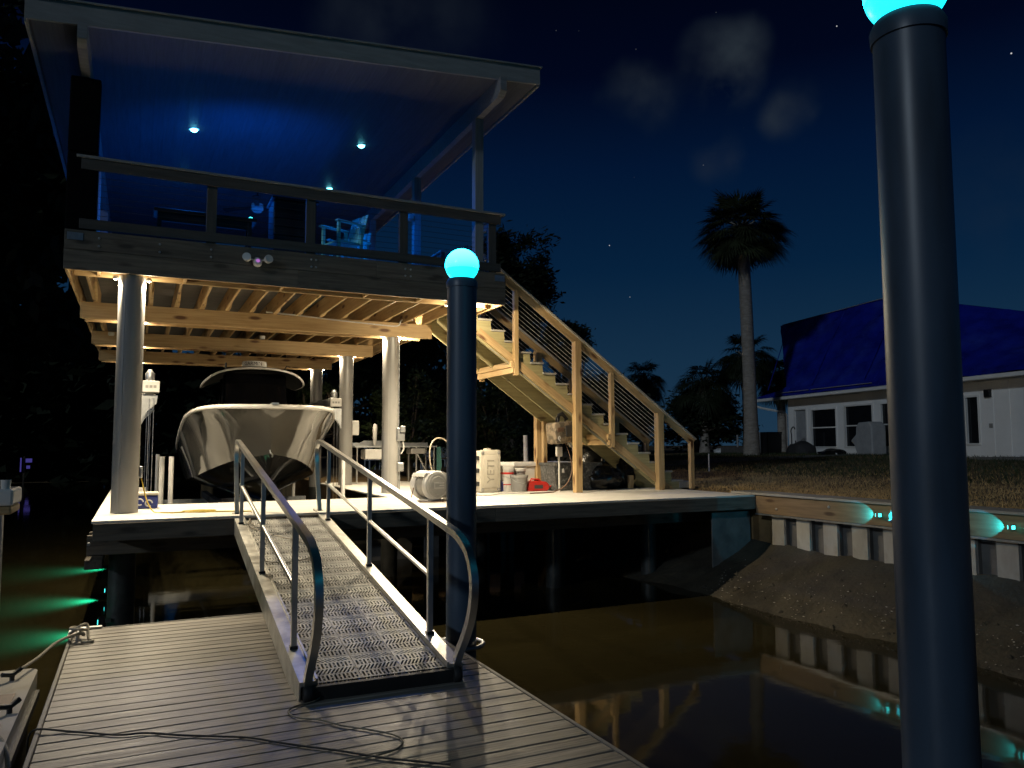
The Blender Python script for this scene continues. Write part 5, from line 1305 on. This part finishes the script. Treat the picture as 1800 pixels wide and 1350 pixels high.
for i in range(nxr): Fs.append((2*i, 2*i+2, 2*i+3, 2*i+1))
mb.add(V, Fs); mb.build('rear_roof', 'shingle', hs, HM)
bx('soffit', -2.3, HL+.6, -.55, .0, WH-.02, WH+.0, 'house_trim', hs, bev=0, F=HM)
bx('gutter', -2.35, HL+.8, -.68, -.56, 2.50, 2.64, 'house_trim', hs, bev=.02, F=HM)
mb = MB(); mb.tube([(-1.9, -.62, 2.52), (-1.85, -.6, 2.35), (-1.5, -.45, 2.22), (-.15, -.08, 1.95), (-.05, -.06, 1.85), (-.05, -.06, .2), (-.05, -.06, .0)], .055, 6); mb.build('downspout', 'house_trim', hs, HM)
mb = MB(); mb.rbox(11.13, 11.37, -.10, -.001, 1.97, 2.22, .02); mb.build('wall_lamp', 'black_plastic', hs, HM)
mb = MB(); mb.rbox(11.22, 11.36, -.03, -.001, .98, 1.12, .01); mb.build('wall_outlet', 'grey_plastic', hs, HM)
mb = MB(); mb.box(12.0, 16, -1.6, -.02, -.05, .06); mb.build('back_step', 'path_gravel', hs, HM)

for (xa, xb, v) in ((-3.2, 4.4, .985), (2.6, 6.4, .03), (-.2, 2.4, .03)):
    (ya, za), (yb, zb) = roof_pt(xa, v), roof_pt(xb, v)
    board('tarp_batten', HM @ Vector((xa, ya-.06, za+.05)), HM @ Vector((xb, yb-.06, zb+.05)), .05, .025, 'cap_board', hs)
for x in (-1.0, 2.4, 5.8):
    (ya, za), (yb, zb) = roof_pt(x, .08), roof_pt(x+(-1.6 if x < 0 else -.6), .95)
    board('tarp_seam', HM @ Vector((x, ya-.05, za+.04)), HM @ Vector((x+(-1.6 if x < 0 else -.6), yb-.05, zb+.04)), .04, .015, 'tarp_blue', hs)

# yard things along the wall
def hl(x, y, z=0): return HM @ Vector((x, y, z))
def yard(name, label, cat, x, y): 
    p = hl(x, y); return thing(name, label, cat, (p.x, p.y, ground_z(p.x, p.y)), HR)
t = yard('covered_grill', 'grey cloth-covered grill standing against the white wall', 'grill', 6.3, -.7); T = MW[t.name]
mb = MB(); mb.prism([(-.62, .55), (-.55, .62), (-.30, .80), (-.28, 1.08), (-.15, 1.26), (.45, 1.28), (.62, 1.1), (.62, .02), (-.25, .02), (-.42, .40)], 'y', -.32, .32); o = mb.build('cover', 'cover_grey', t, T)
md = o.modifiers.new('round', 'BEVEL'); md.width = .06; md.segments = 3
t = yard('waste_bin', 'tall black bin at the left corner of the white house', 'bin', .0, -1.0); T = MW[t.name]
mb = MB(); mb.prism([(-.40, .0), (.40, .0), (.46, .95), (-.46, .95)], 'y', -.35, .35); mb.build('bin_body', 'black_plastic', t, T)
mb = MB(); mb.rbox(-.48, .48, -.38, .38, .955, 1.02, .02); mb.build('bin_lid', 'black_plastic', t, T)
t = yard('hand_truck', 'red hand truck with a curved black handle under the first window', 'hand truck', 1.9, -1.0); T = MW[t.name]
mb = MB(); mb.tube(catmull([(-.15, 0, .1), (-.15, 0, .8), (-.18, 0, 1.05), (0, 0, 1.2), (.12, 0, 1.1)], 5), .025, 8); mb.tube([(.15, 0, .1), (.15, 0, .6)], .025, 8); mb.build('frame', 'black_plastic', t, T, smooth=60)
mb = MB(); mb.rbox(-.28, .28, -.16, .16, .08, .36, .05); mb.build('tank', 'red_plastic', t, T, smooth=40)
for s in (-1, 1):
    mb = MB(); mb.lathe([(.10, -.03), (.10, .03)], 16, Matrix.Translation((s*.26, .1, .10)) @ Matrix.Rotation(PI/2, 4, 'Y')); mb.build('wheel', 'black_rubber', t, T)
def heap(name, label, cat, x, y, rx_, ry_, rz_, m, seed):
    t = yard(name, label, cat, x, y)
    bm = bmesh.new(); bmesh.ops.create_icosphere(bm, subdivisions=3, radius=1)
    for v in bm.verts:
        d = v.co.copy(); k = 1+.28*noise.noise(d*2+Vector((seed, 0, 0)))+.12*noise.noise(d*5+Vector((seed, 3, 0)))
        v.co = Vector((d.x*rx_*k, d.y*ry_*k, max(-.05, d.z*rz_*k)))
    me = bpy.data.meshes.new(name); bm.to_mesh(me); bm.free(); me.polygons.foreach_set('use_smooth', [True]*len(me.polygons))
    mesh_obj('heap', me, m, t, MW[t.name])
heap('tarp_heap', 'dark tarpaulin heap by the red hand truck', 'tarpaulin', 2.75, -1.2, .75, .5, .55, 'fabric_dark', 2)
heap('leaf_bag', 'low black bag on the grass by the covered grill', 'bag', 5.5, -1.7, .75, .4, .25, 'bag_black', 6)
heap('white_sack', 'pale crumpled sack at the foot of the tall palm', 'sack', -3.5, -1.6, .40, .30, .26, 'poly_white', 8)
t = yard('planter_bed', 'low dark timber bed beside the palm foot', 'planter', -1.6, -1.5); T = MW[t.name]
mb = MB(); mb.box(-1.3, 1.2, -.4, .4, -.1, .32); mb.build('box', 'shingle', t, T)
mb = MB(); mb.lathe([(.045, .3), (.045, .9)], 10, Matrix.Translation((.15, -.3, 0))); mb.build('pot_stand', 'cover_grey', t, T)
t = yard('fence_stake', 'thin pale stake beside the black bin', 'stake', .15, -1.6); T = MW[t.name]
mb = MB(); mb.box(-.025, .025, -.025, .025, -.1, 1.0); mb.build('stake', 'cover_grey', t, T)

# ================================================================== TREES
def tube_path(mb, pts, r0, r1, n=10):
    m = len(pts); mb.tube(pts, [r0+(r1-r0)*i/(m-1) for i in range(m)], n)
def fan_palm(x, y, z0, h, crown, label, nleaf=46, trunk_r=.22, lean=(0, 0), m='palm_leaf', seed=1, droop=1.0, boots=True):
    rs = random.Random(seed)
    t = thing('palm_tree', label, 'palm tree', (x, y, z0), 0, 'fan palms on the shore')
    T = Matrix.Translation((x, y, z0))
    pts = [(lean[0]*k*k/64*1.0, lean[1]*k*k/64, h*k/8) for k in range(9)]
    mb = MB(); prof = [trunk_r*1.35, trunk_r*1.12, trunk_r*1.02, trunk_r, trunk_r*.98, trunk_r*.97, trunk_r*.95, trunk_r*.93, trunk_r*.95]
    mb.tube([(0, 0, -.3)] + pts, [trunk_r*1.45] + prof, 18); mb.build('trunk', 'palm_bark', t, T, smooth=60)
    top = Vector(pts[-1])
    if boots:
        mb = MB()
        for k in range(60):
            a = rs.uniform(0, 2*PI); zz = rs.uniform(-.95, .15); d = Vector((math.cos(a), math.sin(a), .9))
            p = top+Vector((math.cos(a)*trunk_r*.9, math.sin(a)*trunk_r*.9, zz)); q = p+d*rs.uniform(.12, .32)
            mb.tube([p, q], [.05, .03], 4)
        mb.build('leaf_boots', 'palm_bark', t, T)
    mb = MB(); V = []; Fs = []
    for k in range(nleaf):
        a = rs.uniform(0, 2*PI); el = math.asin(rs.uniform(-.55, 1.0))
        d = Vector((math.cos(a)*math.cos(el), math.sin(a)*math.cos(el), math.sin(el)))
        pl = crown*rs.uniform(.45, .68); 
        side = d.cross(Vector((0, 0, 1))); side = side.normalized() if side.length > .01 else Vector((1, 0, 0))
        # petiole arcs out and sags
        P = [top+d*pl*s_-Vector((0, 0, 1))*droop*.30*crown*s_*s_*(.4+.6*math.cos(el)) for s_ in (0, .35, .7, 1.0)]
        for i in range(3):
            b = len(V); w = .025
            V += [P[i]-side*w, P[i]+side*w, P[i+1]+side*w, P[i+1]-side*w]; Fs.append((b, b+1, b+2, b+3))
        hub = P[3]; ax = (P[3]-P[2]).normalized(); up = side.cross(ax).normalized()
        Lf = crown*rs.uniform(.38, .52); nseg = 26
        for i in range(nseg):
            an = -R(125)+R(250)*i/(nseg-1)+rs.gauss(0, .03)
            dirv = (ax*math.cos(an)+side*math.sin(an)*.95+up*(.10+.25*math.cos(an*1.4))*-.5).normalized()
            ll = Lf*(.72+.28*math.cos(an*.7))*rs.uniform(.85, 1.05)
            wv = dirv.cross(up).normalized()*.030*crown/2
            m1 = hub+dirv*ll*.55; tip = hub+dirv*ll-Vector((0, 0, 1))*ll*rs.uniform(.10, .42)*droop
            b = len(V); V += [hub, m1-wv, m1+wv, tip]; Fs += [(b, b+1, b+2), (b+1, b+3, b+2)]
    mb.add(V, Fs); me = bpy.data.meshes.new('crown'); me.from_pydata([tuple(v) for v in mb.v], [], mb.f)
    mesh_obj('crown', me, m, t, T)
fan_palm(23.55, 25.3, 1.66, 9.75, 2.15, 'tall fan palm with a bare pale trunk standing left of the house', 120, .27, (-.55, -.35), seed=4, droop=.5)
fan_palm(28.2, 39.5, 1.7, 4.6, 1.75, 'short dark fan palm in the distance just right of the stair rail', 60, .2, m='leaf_dark', seed=9)
fan_palm(27.6, 33.2, 1.7, 3.8, 2.2, 'bushy dark fan palm left of the tall palm trunk', 70, .24, m='leaf_dark', seed=12)
fan_palm(31.0, 33.6, 1.7, 5.6, 2.1, 'dark fan palm between the tall palm trunk and the blue roof', 70, .25, m='leaf_dark', seed=15)
fan_palm(34.2, 34.2, 1.7, 4.6, 1.9, 'dark fan palm tucked behind the left eave of the house', 60, .25, m='leaf_dark', seed=16)

def leafy_tree(x, y, z0, h, crown_r, crown_h, label, nclump=120, per=90, leaf=.16, m='leaf_dark', seed=1, trunk_r=.3, name='tree', cat='tree', base=.38, group='dark trees behind the boathouse'):
    rs = random.Random(seed); t = thing(name, label, cat, (x, y, z0), 0, group); T = Matrix.Translation((x, y, z0))
    mb = MB(); hub = Vector((rs.uniform(-.3, .3), rs.uniform(-.3, .3), h*base))
    tube_path(mb, [(0, 0, -.3), (hub.x*.4, hub.y*.4, h*base*.5), tuple(hub)], trunk_r*1.25, trunk_r*.8, 12)
    cc = Vector((0, 0, h-crown_h*.5)); clumps = []
    for k in range(nclump):
        while True:
            p = Vector((rs.uniform(-1, 1), rs.uniform(-1, 1), rs.uniform(-1, 1)))
            if .35 < p.length < 1: break
        lob = 1+.35*noise.noise(p*1.8+Vector((seed*3.1, 0, 0)))
        clumps.append(cc+Vector((p.x*crown_r, p.y*crown_r, p.z*crown_h*.5))*lob if False else Vector((p.x*crown_r*lob, p.y*crown_r*lob, cc.z+p.z*crown_h*.5*lob)))
    for k in range(12):
        c = clumps[k*len(clumps)//12]; mid = hub.lerp(c, .5)+Vector((rs.gauss(0, .3), rs.gauss(0, .3), -.1*crown_h))
        tube_path(mb, [tuple(hub), tuple(mid), tuple(c)], trunk_r*.42, .03, 6)
    mb.build('trunk', 'bark', t, T, smooth=60)
    V = []; Fs = []
    for c in clumps:
        cr = crown_r*rs.uniform(.13, .25)
        for k in range(per):
            d = Vector((rs.gauss(0, 1), rs.gauss(0, 1), rs.gauss(0, .75)))*cr*.62
            p = c+d; s = leaf*rs.uniform(.6, 1.3)
            q = Vector((rs.gauss(0, 1), rs.gauss(0, 1), rs.gauss(0, 1))).normalized(); r_ = q.orthogonal().normalized()
            b = len(V); V += [p-q*s, p+r_*s*.45, p+q*s, p-r_*s*.45]; Fs.append((b, b+1, b+2, b+3))
    me = bpy.data.meshes.new('crown'); me.from_pydata([tuple(v) for v in V], [], Fs); mesh_obj('crown', me, m, t, T)
leafy_tree(16.9, 35.2, 1.3, 11.6, 2.35, 5.6, 'large oak rising behind the top of the stairs', 130, 110, .17, seed=2, trunk_r=.4)
leafy_tree(19.7, 34.5, 1.5, 7.2, 1.4, 2.6, 'smaller tree beside the big oak, above the stair rail', 60, 90, .14, seed=3, trunk_r=.22)
leafy_tree(13.0, 36, 1.3, 9.0, 4.2, 7.0, 'broad dark tree behind the right-hand pilings', 130, 90, .20, seed=5, trunk_r=.4)
leafy_tree(8.3, 35, 1.3, 9.0, 3.9, 7.0, 'dark tree behind the boat and the farthest piling', 120, 80, .20, seed=6, trunk_r=.4)
leafy_tree(24.5, 38, 1.6, 4.4, 2.6, 3.8, 'low dark bushy tree below the short distant palm', 90, 80, .16, seed=7, trunk_r=.2)
leafy_tree(20.5, 33, 1.6, 4.2, 2.6, 3.8, 'low dark bushy tree behind the lower stair rail', 90, 80, .16, seed=8, trunk_r=.2)
leafy_tree(28.2, 34.5, 1.7, 3.4, 2.6, 3.0, 'low dark bush mass left of the tall palm foot', 90, 80, .15, seed=18, trunk_r=.2)
leafy_tree(9.8, 22.0, 1.25, 3.2, 1.5, 3.0, 'leafy green shrub behind the stair posts', 90, 90, .085, 'leaf', seed=10, trunk_r=.08, name='shrub', cat='shrub', base=.2)
leafy_tree(7.6, 23.0, 1.25, 3.0, 1.3, 2.8, 'leafy green shrub behind the cooler', 70, 80, .085, 'leaf', seed=11, trunk_r=.08, name='shrub', cat='shrub', base=.2)
leafy_tree(12.2, 22.5, 1.25, 3.4, 1.5, 3.1, 'leafy green shrub seen through the lower stairs', 80, 80, .085, 'leaf', seed=12, trunk_r=.08, name='shrub', cat='shrub', base=.2)
leafy_tree(5.0, 23.5, 1.25, 2.9, .8, 1.5, 'small bright green sapling seen past the boat bow', 40, 70, .07, 'leaf', seed=13, trunk_r=.05, name='sapling', cat='sapling', base=.4)
leafy_tree(-9.5, 32, -.2, 19, 7.0, 15, 'huge black tree on the far left bank', 330, 110, .42, seed=14, trunk_r=.6)
leafy_tree(-22, 30, -.2, 19, 8.0, 15, 'huge black tree at the far left behind the moored boat', 260, 100, .46, seed=19, trunk_r=.6)
# the far bank across the canal, a dark wood read as one mass
mb = MB(); V = []; Fs = []; rs = random.Random(21)
for k in range(60000):
    u = rs.uniform(0, 1); x = -150+u*190; y = 62+.10*abs(x)+rs.uniform(0, 6); top = (15 if x < 2 else 7)+4*noise.noise(Vector((x*.09, 0, 0)))+2*noise.noise(Vector((x*.3, 2, 0)))
    z = rs.uniform(-.2, max(2, top)); s = rs.uniform(.5, .95); q = Vector((rs.gauss(0, 1), rs.gauss(0, 1), rs.gauss(0, 1))).normalized(); r_ = q.orthogonal().normalized(); p = Vector((x, y, z))
    b = len(V); V += [p-q*s, p+r_*s*.6, p+q*s, p-r_*s*.6]; Fs.append((b, b+1, b+2, b+3))
me = bpy.data.meshes.new('far_wood'); me.from_pydata([tuple(v) for v in V], [], Fs)
tag(mesh_obj('far_wood', me, 'leaf_dark'), 'dark wood along the far bank of the canal', 'wood', kind='stuff')
mb = MB(); mb.add([(-200, 60, -.3), (60, 60, -.3), (60, 120, 1.0), (-200, 120, 1.0)], [(0, 1, 2, 3)]); tag(mb.build('far_bank', 'lawn'), 'dark far bank of the canal', kind='structure')
t = thing('far_dock_sign', 'tiny violet light on the far bank at the left', 'light', (-6.5, 59, WZ))
mb = MB(); mb.box(-6.75, -6.68, 58.9, 59, .6, 1.5); mb.box(-6.45, -6.1, 58.9, 59, 1.2, 1.45); mb.box(-6.4, -6.2, 58.9, 59, .8, 1.0); mb.build('lit_panel', 'violet_sign', t)
mb = MB(); mb.box(-6.6, -6.5, 59.01, 59.1, -.6, 1.6); mb.build('post', 'bark', t)
# pale boats and clutter far behind, glimpsed between the pilings
rs = random.Random(30)
for k in range(6):
    x = 8.4+k*.62; y = 30+rs.uniform(-1, 1); w = rs.uniform(.18, .30); h = rs.uniform(.25, .5)
    T = Matrix.Translation((x, y, 1.25)) @ Matrix.Rotation(rs.uniform(-.5, .5), 4, 'Z')
    t = thing('garden_chair', 'far pale garden chair glimpsed between the pilings, %s from the left' % ('first', 'second', 'third', 'fourth', 'fifth', 'sixth')[k], 'chair', (x, y, 1.25), 0, 'far garden chairs')
    mb = MB(); mb.box(-.25, .25, -.25, .25, .38, .42, T); mb.build('seat', 'poly_white', t)
    mb = MB(); mb.box(-.25, .25, .22, .26, .42, .42+.45, T); mb.build('backrest', 'poly_white', t)
    for sx in (-1, 1):
        for sy in (-1, 1): mb = MB(); mb.box(sx*.22-.02, sx*.22+.02, sy*.22-.02, sy*.22+.02, 0, .38, T); mb.build('leg', 'poly_white', t)
